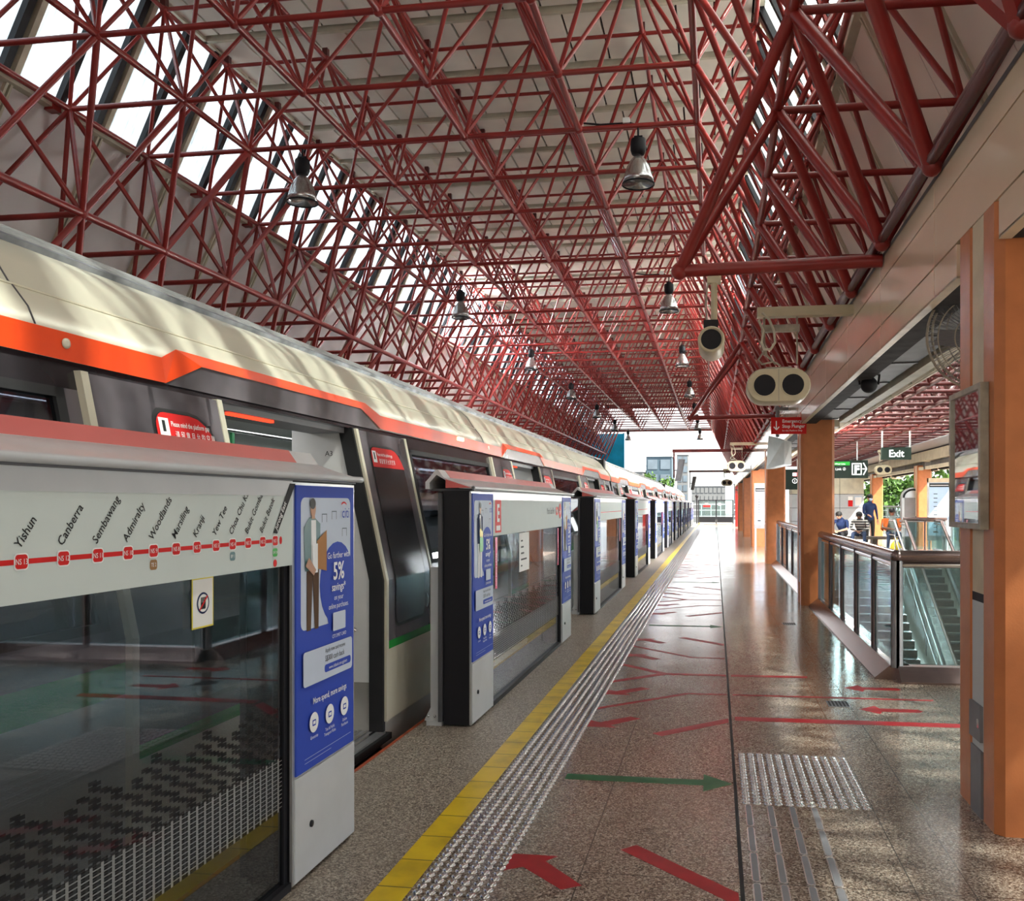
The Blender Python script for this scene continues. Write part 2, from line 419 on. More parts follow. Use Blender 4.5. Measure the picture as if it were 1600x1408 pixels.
def text_geo(t, align, bold):
    k = (t, align, bold)
    if k not in TX:
        cu = bpy.data.curves.new('t', 'FONT'); cu.body = t; cu.align_x = align; cu.size = 1; cu.resolution_u = 2; cu.offset = .012 * bold
        o = bpy.data.objects.new('t', cu); C.objects.link(o); bpy.context.view_layer.update()
        me = bpy.data.meshes.new_from_object(o.evaluated_get(bpy.context.evaluated_depsgraph_get()))
        TX[k] = ([(v.co.x, v.co.y) for v in me.vertices], [tuple(p.vertices) for p in me.polygons])
        bpy.data.objects.remove(o); bpy.data.curves.remove(cu); bpy.data.meshes.remove(me)
    return TX[k]
UX = (0, 1, 0)   # "right" on a wall facing +X
UP = (0, 0, 1)

# ---------------------------------------------------------------- the setting
S = dict(kind='structure')
YN, YE = -6.0, 54.3          # the hall
PY1 = 68.0                   # platform end
# platform floor (with the escalator well left open)
WX0, WX1, WY0, WY1 = 1.50, 6.35, 7.45, 25.8
b = MB()
b.box(-1.095, WX0, YN, PY1, -.25, 0, 'granite')
b.box(WX0, WX1, YN, WY0, -.25, 0, 'granite'); b.box(WX0, WX1, WY1, PY1, -.25, 0, 'granite')
b.box(WX1, 9.2, YN, PY1, -.25, 0, 'granite')
b.box(-1.86, -1.225, YN, PY1, -.25, 0, 'granite_edge')
b.box(-1.225, -1.095, YN, PY1, -.25, -.0035, 'granite_edge')
b.build('floor', **S)
MB().box(-1.225, -1.095, YN, PY1, -.0034, .002, 'yellow_tile').build('trim_1', **S)
MB().box(-1.885, -1.86, YN, PY1, -.2, -.001, 'edge_rubber').build('trim_2', **S)
MB().box(.088, .104, YN, PY1, -.001, .0012, 'black_rubber').build('trim_3', **S)
MB().box(-10.5, 9.3, YN - .12, YN, -1.5, 7.7, 'cream_plaster').build('light_block_rear', **S)  # unseen wall added to keep light from behind off the columns and glass
MB().box(-1.86, -1.80, YN, PY1, -1.5, -.25, 'concrete').build('wall_platform_edge', **S)
b = MB().box(-10.5, -1.80, YN, 140, -1.6, -1.45, 'concrete'); b.build('ground', **S)
# floor below the escalator well and its side walls
b = MB(); b.box(WX0 - .4, WX1 + .4, WY0 - 1, WY1 + .5, -5.5, -5.35, 'concrete'); b.build('floor_lower', **S)
b = MB()
b.box(WX0 - .4, WX0, WY0, WY1, -5.4, -.25, 'concrete'); b.box(WX1, WX1 + .4, WY0, WY1, -5.4, -.25, 'concrete')
b.box(WX0 - .4, WX1 + .4, WY0 - .4, WY0, -5.4, -.25, 'concrete'); b.box(WX0 - .4, WX1 + .4, WY1, WY1 + .3, -5.4, -.25, 'concrete')
b.build('wall_well', **S)

# ceiling: beige panels with open joints on rails
b = MB()
b.box(-6.62, .55, YN, YE, 7.52, 7.60, 'soffit_dark')
random.seed(2)
yy = YN + .0
k = 0
while yy < YE - .2:
    xo = (k % 2) * .22
    xs = -6.58
    while xs < .5:
        x2 = min(xs + .47 - (xo if xs == -6.58 else 0), .52)
        b.box(xs, x2 - .028, yy + .09, yy + 1.31, 7.47 + random.uniform(0, .01), 7.52, 'ceiling_panel'); xs = x2
    b.box(-6.6, .53, yy - .03, yy + .03, 7.43, 7.52, 'mullion_beige'); yy += 1.4; k += 1
b.build('ceiling', **S)

# sloping bands at either side: glazing on top, panels below
A_L, B_L, C_L, D_L = (-6.62, 7.50), (-7.36, 5.90), (-9.36, 1.62), (-9.36, -1.5)
A_R, B_R, C_R = (.55, 7.50), (1.30, 5.90), (2.62, 3.02)
def lerp(a, b_, t): return (a[0] + (b_[0] - a[0]) * t, a[1] + (b_[1] - a[1]) * t)
def band(a, bb, y0, nmod, sgn, nm):
    g = MB(); fr = MB(); dk = MB()
    for i in range(nmod):
        y = y0 + 1.4 * i
        if sgn < 0: p, q = a, bb
        else: p, q = bb, a
        fr.slab(p, q, y - .11, y + .11, .05, 'mullion_beige'); fr.slab(p, q, y - .035, y + .035, -.07, 'mullion_beige')
        g.slab(p, q, y + .11, y + 1.29, .012, 'skylight_sheet')
        for yy_ in (y + .67, y + 1.26):
            dk.slab(p, q, yy_ - .045, yy_ + .045, -.07, 'black')
    return g, fr, dk
for nm, a, bb, sg in (('window_1', A_L, B_L, -1), ('window_2', A_R, B_R, 1)):
    g, fr, dk = band(a, bb, .0 - 4.2, 41, sg, nm)
    o = g.build(nm, **S); fr.build('window_frame', o); dk.build('window_fin', o)
    for e_ in (a, bb):
        f2 = MB(); f2.box(e_[0] - .06, e_[0] + .06, YN, YE, e_[1] - .07, e_[1] + .05, 'mullion_beige'); f2.build('window_rail', o)
b = MB()
for i in range(-4, 39):
    y = 1.4 * i
    mat = 'wall_panel_grey' if y < 46 else 'cyan_mesh'
    for t0, t1 in ((0, .3), (.3, .62), (.62, 1)):
        b.slab(lerp(B_L, C_L, t0), lerp(B_L, C_L, t1), y + .008, y + 1.392, .05, mat)
    b.slab(B_L, C_L, y - .045, y - .015, -.04, 'mullion_beige'); b.slab(B_L, C_L, y + .015, y + .045, -.04, 'mullion_beige')
b.slab((B_L[0] - .05, B_L[1]), (C_L[0] - .05, C_L[1]), YN, YE, .10, 'wall_panel_grey'); b.slab(C_L, D_L, YN, YE, .1, 'wall_panel_grey')
b.build('wall_left', **S)
b = MB()
for i in range(-8, 77):
    y = .7 * i
    for t0, t1 in ((0, .5), (.5, 1)):
        b.slab(lerp(B_R, C_R, t1), lerp(B_R, C_R, t0), y + .006, y + .694, .05, 'wall_panel_beige')
    if i % 2 == 0: b.slab(C_R, B_R, y - .05, y - .02, -.03, 'mullion_beige'); b.slab(C_R, B_R, y + .02, y + .05, -.03, 'mullion_beige')
b.slab((C_R[0] + .05, C_R[1]), (B_R[0] + .05, B_R[1]), YN, YE, .10, 'wall_panel_beige')
b.build('wall_right', **S)
# far gable frame of the hall
b = MB()
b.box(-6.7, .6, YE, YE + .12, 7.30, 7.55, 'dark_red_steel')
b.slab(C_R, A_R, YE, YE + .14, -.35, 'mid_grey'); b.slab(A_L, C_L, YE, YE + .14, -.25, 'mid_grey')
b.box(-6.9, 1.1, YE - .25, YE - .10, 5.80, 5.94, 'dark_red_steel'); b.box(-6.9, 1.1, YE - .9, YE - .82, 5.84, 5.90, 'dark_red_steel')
b.build('trim_4', **S)

# enamelled edge beams along both sides of the concourse
def beam(x0, sg, name):
    b = MB(); X = lambda d: x0 + sg * d
    rows = ((3.05, 3.15), (2.70, 3.04), (2.52, 2.69))
    rows = ((2.995, 3.145), (2.685, 2.985), (2.515, 2.675))
    cols = [4.28 + 8.68 * i for i in range(-1, 7)]
    y = 5.07 - 1.6 * 7
    while y < YE:
        for r_, (z0, z1) in enumerate(rows):
            segs = [(y + .006, y + 1.594)]
            if r_ == 2:
                for cy in cols:
                    ns = []
                    for s0, s1 in segs:
                        if cy + .33 <= s0 or cy - .33 >= s1: ns.append((s0, s1)); continue
                        if cy - .33 > s0: ns.append((s0, cy - .33))
                        if cy + .33 < s1: ns.append((cy + .33, s1))
                    segs = ns
            for s0, s1 in segs: b.box(X(0), X(.05), s0, s1, z0, z1, 'fascia_enamel')
        y += 1.6
    b.box(X(.05), X(.12), YN, YE, 2.69, 3.14, 'soffit_dark')
    b.box(X(.0), X(1.45), YN, YE, 3.14, 3.17, 'mid_grey')
    for i in range(len(cols) - 1):
        y0, y1 = cols[i] + .33, cols[i + 1] - .33
        b.box(X(0), X(.05), y0, y1, 2.508, 2.52, 'cream_plaster'); b.box(X(.05), X(.16), y0, y1, 2.51, 2.53, 'soffit_dark')
        b.box(X(.16), X(.20), y0, y1, 2.51, 2.75, 'soffit_dark')
        b.box(X(.22), X(.46), y0, y1, 2.56, 2.78, 'tray_grey')
        b.box(X(.50), X(.60), y0, y1, 2.52, 2.62, 'mullion_beige')
        yj = y0 + .6
        while yj < y1: b.box(X(.215), X(.465), yj, yj + .03, 2.55, 2.79, 'dark_grey'); yj += 1.2
    b.box(X(.20), X(.62), YN, YE, 2.80, 3.10, 'mullion_beige')
    return b.build(name, **S)
beam(1.17, 1, 'trim_5'); beam(7.25, -1, 'trim_6')

# ---------------------------------------------------------------- columns
def column(label, y):
    t = thing('column', (1.40, y, 0), label, 'column', 'orange columns along the platform')
    h = 2.684
    b = MB()
    x0, x1, ya, yb, c_ = 1.17, 1.62, y - .30, y + .30, .035
    ga, gb = y - .105, y + .085
    b.ext([(x0, ya + c_), (x0 + c_, ya), (x1 - c_, ya), (x1, ya + c_), (x1, yb - c_), (x1 - c_, yb), (x0 + c_, yb), (x0, yb - c_),
           (x0, gb + .012), (x0 + .012, gb), (x0 + .012, ga), (x0, ga - .012)], 0, h, 'orange_paint')
    b.build('shaft', t)
    MB().box(x0 + .005, x0 + .0125, ga + .004, gb - .012, 1.0, h, 'cream_plaster').box(x0 + .007, x0 + .0125, ga, gb, .96, 1.0, 'black').box(x0 + .004, x0 + .0125, ga + .004, gb - .012, .30, .96, 'pale_panel').build('groove_panel', t)
    return t
col0 = column('nearest orange column, at the right edge with a framed notice on it', 4.28)
clab = ['orange column with the red emergency sign on it, beside the glass balustrade', 'third orange column from the camera, where the far balustrade starts',
        'fourth orange column from the camera, behind the lit map board', 'fifth orange column from the camera on this platform', 'sixth orange column from the camera, near the far end']
for i in range(1, 6): dup(col0, (0, 8.68 * i, 0), clab[i - 1])
for i, l in ((2, 'opposite orange column standing beside the large route board'), (3, 'opposite orange column with a small notice, behind the seated people'), (4, 'farthest orange column across the concourse')):
    if i == 4: l = 'orange column across the concourse, the one farthest off'
    c_ = dup(col0, (5.45, 8.68 * i + 0.9, 0), l)
# things on the nearest column
t = thing('notice_frame', (1.15, 4.34, 1.62), 'grey framed glazed notice hanging on the nearest orange column', 'notice')
b = MB()
for a in ((4.08, 4.11, 1.29, 1.93), (4.57, 4.60, 1.29, 1.93), (4.11, 4.57, 1.29, 1.315), (4.11, 4.57, 1.905, 1.93)): b.box(1.132, 1.168, *a, 'pipe_grey')
b.build('frame', t)
b = MB(); b.box(1.150, 1.165, 4.11, 4.57, 1.315, 1.905, 'ad_pale'); A = Art(b, (1.1499, 4.57, 1.315), (0, -1, 0), UP)
A = Art(b, (1.1495, 4.11, 1.315), (0, -1, 0), UP)
# seen from the track side (normal towards -X): right is -Y
A.O = Vector((1.1495, 4.57, 1.315))
A.rect(.02, .44, .33, .36, 'ad_blue'); A.rect(.03, .20, .37, .41, 'map_blue'); A.rect(.03, .44, .20, .32, 'yellow_plastic', .03); A.rect(.03, .44, .19, .21, 'train_orange')
for q in range(6): A.rect(.30, .42, .02 + q * .025, .032 + q * .025, 'ad_blue')
A.disc(.13, .09, .05, 'sign_white')
b.build('poster', t)
MB().box(1.142, 1.145, 4.11, 4.57, 1.315, 1.905, 'poster_glass').build('glazing', t)
t = thing('switch_box', (1.17, 4.27, .45), 'small dark steel junction box low in the groove of the nearest column', 'box')
b = MB().box(1.16, 1.198, 4.185, 4.355, .34, .50, 'mid_grey'); b.build('housing', t)
MB().box(1.158, 1.16, 4.20, 4.225, .40, .44, 'steel').build('latch', t)
MB().box(1.165, 1.195, 4.19, 4.35, .0, .30, 'mid_grey').build('cable_cover', t)

# ---------------------------------------------------------------- main roof space frame
a_ = 1.4
Z0, ZU, Z1, Z2 = 5.86, 7.31, 4.42, 2.98
JN = range(0, 39)
J0 = [.7 + a_ * j for j in JN]; J1 = [a_ * j for j in range(0, 39)]
rows0 = [-7.21 + a_ * i for i in range(7)]        # layer at Z0: 7 chords incl. the two skylight foot chords
rowsU = [-6.51 + a_ * i for i in range(6)]
rows0 = rows0[:6] + [1.19]
tr = thing('roof_truss', (-3, 24, Z0), 'red tubular steel space frame filling the hall roof', 'roof truss')
def chords(name, xs, z, y0, y1, r, mat='red_steel'):
    for x in xs: MB().tube((x, y0, z), (x, y1, z), r, mat, 8).build(name, tr)
yE = J1[-1]
chords('top_chord', rowsU, ZU, 0, yE, .03)
chords('bottom_chord', rows0, Z0, .0, yE, .036)
chords('side_chord', [-6.51], Z1, 0, yE, .042); chords('side_chord', [-7.91], Z1, 0, yE, .036)
chords('side_chord', [.47], Z1, 0, yE, .034); chords('side_chord', [1.82], Z1 - .02, 0, yE, .036)
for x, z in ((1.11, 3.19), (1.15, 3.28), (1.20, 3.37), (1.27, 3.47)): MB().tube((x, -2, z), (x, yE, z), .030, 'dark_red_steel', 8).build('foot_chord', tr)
chords('side_chord', [-7.21, -8.61], Z2, 0, yE, .036)
for j, y in enumerate(J0):
    b = MB(); b.tube((rows0[0], y, Z0), (rows0[5], y, Z0), .030, 'red_steel', 8); b.build('cross_bar', tr)
    MB().tube((-8.61, y, Z2), (-7.21, y, Z2), .036, 'red_steel', 6).build('side_bar', tr)
for j, y in enumerate(J1):
    b = MB(); b.tube((rowsU[0], y, ZU), (rowsU[5], y, ZU), .024, 'red_steel', 8)
    for x in rowsU: b.box(x - .035, x + .035, y - .035, y + .035, ZU, 7.44, 'dark_red_steel')
    b.build('cross_bar', tr)
    b = MB(); b.tube((-7.91, y, Z1), (-6.51, y, Z1), .034, 'red_steel', 6); b.build('side_bar', tr)
    b = MB(); b.tube((.47, y, Z1), (1.82, y, Z1 - .02), .032, 'red_steel', 6); b.build('side_bar', tr)
diag = []
def D(p, q, r=.026): diag.append((p, q, r))
for y in J0:                                   # every Z0 node up to four top nodes
    for i, x in enumerate(rows0):
        for xu in (x - .7, x + .7):
            for yu in (y - .7, y + .7):
                nx = min(rowsU, key=lambda q: abs(q - xu))
                if abs(nx - xu) < .12: D((x, y, Z0), (nx, yu, ZU), .024)
    for yu in (y - .7, y + .7):
        D((rows0[1], y, Z0), (-6.51, yu, Z1), .034); D((rows0[0], y, Z0), (-6.51, yu, Z1), .028)
        D((rows0[0], y, Z0), (-7.91, yu, Z1), .028)
        D((-7.21, y, Z2), (-6.51, yu, Z1), .036); D((-7.21, y, Z2), (-7.91, yu, Z1), .028); D((-8.61, y, Z2), (-7.91, yu, Z1), .028)
        D((rows0[5], y, Z0), (.47, yu, Z1), .032); D((1.19, y, Z0), (.47, yu, Z1), .028); D((1.19, y, Z0), (1.82, yu, Z1 - .02), .026)
        D((1.12, y, 3.16), (.47, yu, Z1), .042); D((1.14, y, 3.18), (1.82, yu, Z1 - .02), .032)
        D((1.19, y, Z0), (.49, yu, ZU), .024)
cp = Vector((0, 0, 1.4))
def vis(dg):
    m = (Vector(dg[0]) + Vector(dg[1])) / 2 - cp; d = m.length
    fx = m.x * math.cos(R(YAW)) + m.y * math.sin(R(YAW)); fy = -m.x * math.sin(R(YAW)) + m.y * math.cos(R(YAW))
    if fy < .5: return 1e6
    u = 906 + 1395 * fx / fy; v_ = 788 - 1395 * m.z / fy
    return d if (-60 < u < 1660 and v_ > -60) else d + 1000
diag.sort(key=vis)
for p, q, r_ in diag[:100]: MB().tube(p, q, r_, 'red_steel', 8).build('strut', tr)
b = MB()
for p, q, r_ in diag[100:]: b.tube(p, q, r_, 'red_steel', 5, caps=False)
b.build('strut', tr, kind='stuff')
nodes = [(x, y, Z0) for x in rows0 for y in J0] + [(x, y, ZU) for x in rowsU for y in J1] + [(x, y, Z1) for x in (-6.51, -7.91, .47, 1.82) for y in J1] + [(-7.21, y, Z2) for y in J0] + [(1.12, y, 3.17) for y in J0]
nodes.sort(key=lambda p: vis((p, p)))
for p in nodes[:90]: MB().ball(p, .055, 'red_steel', 10, 6).build('node', tr)
b = MB()
for p in nodes[90:]: b.ball(p, .05, 'red_steel', 6, 4)
b.build('node', tr, kind='stuff')
for k_, lst in (('shoe', [(-7.30, y, 5.86) for y in J0[:14]]),):
    for p in lst: MB().box(p[0] - .10, p[0] + .02, p[1] - .16, p[1] - .04, p[2] - .06, p[2] + .05, 'red_steel').build('shoe', tr)
for y in J0[:12]: MB().path([(1.19, y, Z0), (1.30, y - .12, Z0 + .02), (1.30, y - .12, Z0 + .12)], .035, 'red_steel', 8).build('hook', tr)

# overhanging brackets that reach out over the platform
def bracket(y, x, z, label, r=.048, nodes_=True):
    t = thing('roof_bracket', (1.15, y, z), label, 'bracket', 'red roof brackets over the platform')
    MB().tube((x, y, z), (1.16, y, z + .02), r, 'red_steel', 10).ball((x, y, z), r * 1.35, 'red_steel').build('arm', t)
    for dy in (-.95, .45): MB().tube((x, y, z), (.47, y + dy, Z1), r * .9, 'red_steel', 10).build('stay', t)
    return t
bracket(6.55, -.26, 3.10, 'nearest red roof bracket, the one the pole camera hangs from')
bracket(17.95, -.50, 3.12, 'second red roof bracket, just beyond the farther twin loudspeaker arm', .045)

# ---------------------------------------------------------------- low space frame over the concourse
tc = thing('concourse_truss', (4.2, 24, 3.6), 'low dark red space frame over the escalator concourse', 'roof truss')
cx = [2.76 + .82 * i for i in range(6)]; cu = [3.17 + .82 * i for i in range(5)]
cy0 = [1 + 1.05 * j for j in range(46)]; cy1 = [.48 + 1.05 * j for j in range(47)]
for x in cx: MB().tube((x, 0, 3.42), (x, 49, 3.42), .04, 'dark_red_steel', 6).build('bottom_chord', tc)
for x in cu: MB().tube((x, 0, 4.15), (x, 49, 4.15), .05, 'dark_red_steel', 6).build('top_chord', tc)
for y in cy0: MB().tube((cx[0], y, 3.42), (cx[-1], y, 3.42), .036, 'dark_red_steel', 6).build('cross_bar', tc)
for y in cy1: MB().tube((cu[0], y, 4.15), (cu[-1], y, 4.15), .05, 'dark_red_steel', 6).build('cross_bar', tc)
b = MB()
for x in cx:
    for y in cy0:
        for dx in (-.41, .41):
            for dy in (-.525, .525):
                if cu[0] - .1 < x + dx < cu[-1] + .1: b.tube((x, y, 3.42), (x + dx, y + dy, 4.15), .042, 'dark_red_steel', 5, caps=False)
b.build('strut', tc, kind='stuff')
# its roof sheet: translucent strips between opaque ones
b = MB(); g = MB()
for j in range(48):
    y = .1 + 1.05 * j; g.box(2.1, 7.1, y, y + .95, 4.55, 4.57, 'skylight_sheet'); b.box(2.1, 7.1, y + .95, y + 1.05, 4.53, 4.58, 'mullion_beige')
b.box(2.1, 7.2, YN, .1, 4.53, 4.58, 'mullion_beige')
o = b.build('ceiling_concourse', **S); g.build('window_3', **S)
b = MB().box(2.62, 2.68, YN, YE, 3.02, 3.5, 'wall_panel_beige'); b = MB()
b.box(7.0, 7.2, YN, 50, 3.17, 4.6, 'mullion_beige'); b.build('wall_concourse', **S)

# ---------------------------------------------------------------- tactile paving
X_D = [-1.065 + .05 * i for i in range(6)]
t = thing('tactile_strip', (-.94, 30, 0), 'long band of domed steel studs beside the yellow line', 'tactile paving')
random.seed(5)
def dome(b, x, y, n=10, k=3):
    prof = [(.0190, 0), (.0172, .0045), (.0110, .0078), (0.0001, .009)]
    b.lathe((x, y, .0), prof if k == 3 else [(.0190, 0), (.013, .0065), (.0001, .0085)], 'steel', n)
ys = [3.0 + .05 * j for j in range(int((66 - 3.0) / .05))]
near = 0
for j, y in enumerate(ys[:17]):
    for x in X_D[:6]:
        if near < 100: q = MB(); dome(q, x, y, 14); q.build('stud', t); near += 1
q = MB()
for j, y in enumerate(ys):
    for i, x in enumerate(X_D):
        if j < 16 or (j == 16 and i < 4): continue
        if y < 14: dome(q, x, y, 8)
        elif y < 34: dome(q, x, y, 5, 2)
        elif j % 2 == 0: dome(q, x, y, 4, 2)
q.build('stud', t, kind='stuff')
t = thing('tactile_patch', (.43, 4.83, 0), 'square patch of steel studs in the middle of the floor', 'tactile paving')
n_ = 0; q = MB()
for j in range(18):
    for i in range(12):
        x, y = .143 + .0495 * i, 4.255 + .0485 * j
        if n_ < 100: s_ = MB(); dome(s_, x, y, 14); s_.build('stud', t); n_ += 1
        else: dome(q, x, y, 10)
q.build('stud', t, kind='stuff')
t = thing('guide_bars', (.29, 3.7, 0), 'four rows of long steel guide bars leading away from the camera', 'tactile paving')
for i in range(4):
    for k in range(5):
        x = .150 + .099 * i; y1 = 4.22 - .290 * k; y0 = y1 - .278
        m_ = MB(); rr = .0165
        pts = []
        for cy_, a0 in ((y1 - rr, 0), (y0 + rr, 180)):
            for q_ in range(7): an = R(a0 + 30 * q_); pts.append((x + rr * math.cos(an), cy_ + rr * math.sin(an)))
        m_.ext(pts, 0, .0045, 'bar_steel'); m_.ext([(x + (px - x) * .70, (y0 + y1) / 2 + (py - (y0 + y1) / 2) * .965) for px, py in pts], .0045, .0052, 'mid_grey')
        m_.build('bar', t)

# ---------------------------------------------------------------- arrows and lines stuck on the floor
def decal(pts, mat, name, label, cat, group, z=.0012):
    b = MB().ext(pts, .0004, z, mat); cx_ = sum(p[0] for p in pts) / len(pts); cy_ = sum(p[1] for p in pts) / len(pts)
    return b.build(name, at=(cx_, cy_, 0), label=label, category=cat, group=group)
def mir(pts, c): return [(x, 2 * c - y) for x, y in pts]
GREEN = [(-.76, -.045), (-.76, .045), (-.06, .045), (-.06, .14), (.082, 0), (-.06, -.14), (-.06, -.045)]
RARR = [(-.80, 1.035), (-.80, 1.20), (-.735, 1.155), (-.555, 1.335), (-.485, 1.29), (-.66, 1.09), (-.62, 1.035)]
RBAR = [(-.38, .93), (.082, 1.38), (.082, 1.27), (-.32, .87)]
RLN = [(-.80, 1.51), (-.80, 1.57), (-.225, 2.13), (.082, 2.14), (.082, 2.10), (-.20, 2.09)]
RAR2 = [(-.80, 2.0), (-.80, 2.16), (-.735, 2.12), (-.56, 2.29), (-.49, 2.24), (-.66, 2.06), (-.62, 2.0)]
YS = [(-.80, -.42), (-.80, -.33), (-.47, .0), (-.80, .33), (-.80, .42), (-.40, .035), (.082, .035), (.082, -.035), (-.40, -.035)]
dn = ['nearest open train door', 'second train door', 'third train door', 'fourth train door']
for k in range(4):
    d = 4.53 + 5.8 * k; wh = dn[k]
    decal([(x, y + d) for x, y in GREEN], 'sticker_green', 'floor_arrow', 'green floor arrow pointing away from the ' + wh, 'floor arrow', 'green floor arrows')
    for nm, P_, sgn, cat_ in (('arrow', RARR, 'pointing at', 0), ('bar', RBAR, 'bar', 0)):
        pass
    for side, far in ((1, 'far'), (-1, 'near')):
        f = (lambda P_: [(x, y + d) for x, y in P_]) if side > 0 else (lambda P_: mir([(x, y + d) for x, y in P_], d))
        decal(f(RARR), 'sticker_red', 'floor_arrow', 'short red arrow %sside the green arrow at the %s' % ({'far': 'on the far ', 'near': 'on the near '}[far], wh), 'floor arrow', 'red floor arrows')
        decal(f(RBAR), 'sticker_red', 'floor_line', 'slanted red bar, %s side of the green arrow, %s' % (far, wh), 'floor line', 'red floor lines')
        if k or side > 0:
            decal(f(RLN), 'sticker_red', 'floor_line', 'thin bent red queue line on the %s side of the %s' % (far, wh), 'floor line', 'red floor lines')
            decal(f(RAR2), 'sticker_red', 'floor_arrow', 'outer red floor arrow on the %s side of the %s' % (far, wh), 'floor arrow', 'red floor arrows')
    decal([(x, y + d + 2.86) for x, y in YS], 'sticker_red', 'floor_line', 'red Y-shaped queue line just beyond the ' + wh, 'floor line', 'red floor lines')
decal([(.125, 5.965), (1.55, 5.985), (1.53, 5.88), (.125, 5.86)], 'sticker_red', 'floor_line', 'widest straight red line running to the nearest orange column', 'floor line', 'red floor lines')
decal([(.125, 6.67), (1.54, 6.69), (1.53, 6.65), (.125, 6.63)], 'sticker_red', 'floor_line', 'thin straight red line between the two red arrows on the right', 'floor line', 'red floor lines')
decal([(.125, 7.43), (.74, 7.45), (.73, 7.38), (.125, 7.35)], 'sticker_red', 'floor_line', 'short straight red line on the right of the dark floor joint', 'floor line', 'red floor lines')
AR = [(.97, 0), (1.09, .12), (1.11, .045), (1.36, .045), (1.385, 0), (1.36, -.045), (1.11, -.045), (1.09, -.12)]
decal([(x, y + 7.03) for x, y in AR], 'sticker_red', 'floor_arrow', 'red floor arrow right beside the corner of the balustrade', 'floor arrow', 'red floor arrows')
decal([(x, y + 6.31) for x, y in AR], 'sticker_red', 'floor_arrow', 'red floor arrow on the right, between the thin and the widest red line', 'floor arrow', 'red floor arrows')
for y, l in ((6.46, 'small dark drain grating in the floor, nearest one'), (10.70, 'small dark drain grating farther off, near the balustrade foot')):
    t = thing('drain_cover', (.85, y, 0), l, 'drain')
    MB().box(.775, .925, y - .09, y + .09, 0, .0015, 'mid_grey').build('plate', t)
    q = MB()
    for i in range(6): q.box(.785 + .024 * i, .797 + .024 * i, y - .08, y + .08, .0015, .003, 'black')
    q.build('grating', t)

# ---------------------------------------------------------------- platform screen door units
FX = -1.51                         # passenger-side face
def man(A, a0, b0, h, colors):
    """printed figure holding a box; a0,b0 = feet, h = height"""
    sh, tr_, sk, hr = colors; s = h
    A.poly([(a0 - .10 * s, b0), (a0 - .03 * s, b0), (a0 + .0 * s, b0 + .40 * s), (a0 + .035 * s, b0), (a0 + .10 * s, b0), (a0 + .11 * s, b0 + .50 * s), (a0 - .10 * s, b0 + .50 * s)], tr_)
    A.poly([(a0 - .13 * s, b0 + .45 * s), (a0 + .12 * s, b0 + .45 * s), (a0 + .13 * s, b0 + .80 * s), (a0 + .03 * s, b0 + .85 * s), (a0 - .06 * s, b0 + .85 * s), (a0 - .15 * s, b0 + .78 * s)], sh)
    A.poly([(a0 - .03 * s, b0 + .46 * s), (a0 + .06 * s, b0 + .46 * s), (a0 + .05 * s, b0 + .83 * s), (a0 - .03 * s, b0 + .83 * s)], 'ad_white')
    A.disc(a0, b0 + .915 * s, .045 * s, sk, .065 * s); A.disc(a0 - .008 * s, b0 + .955 * s, .05 * s, hr, .042 * s)
    A.poly([(a0 - .03 * s, b0 + .84 * s), (a0 + .03 * s, b0 + .84 * s), (a0 + .02 * s, b0 + .88 * s), (a0 - .02 * s, b0 + .88 * s)], sk)
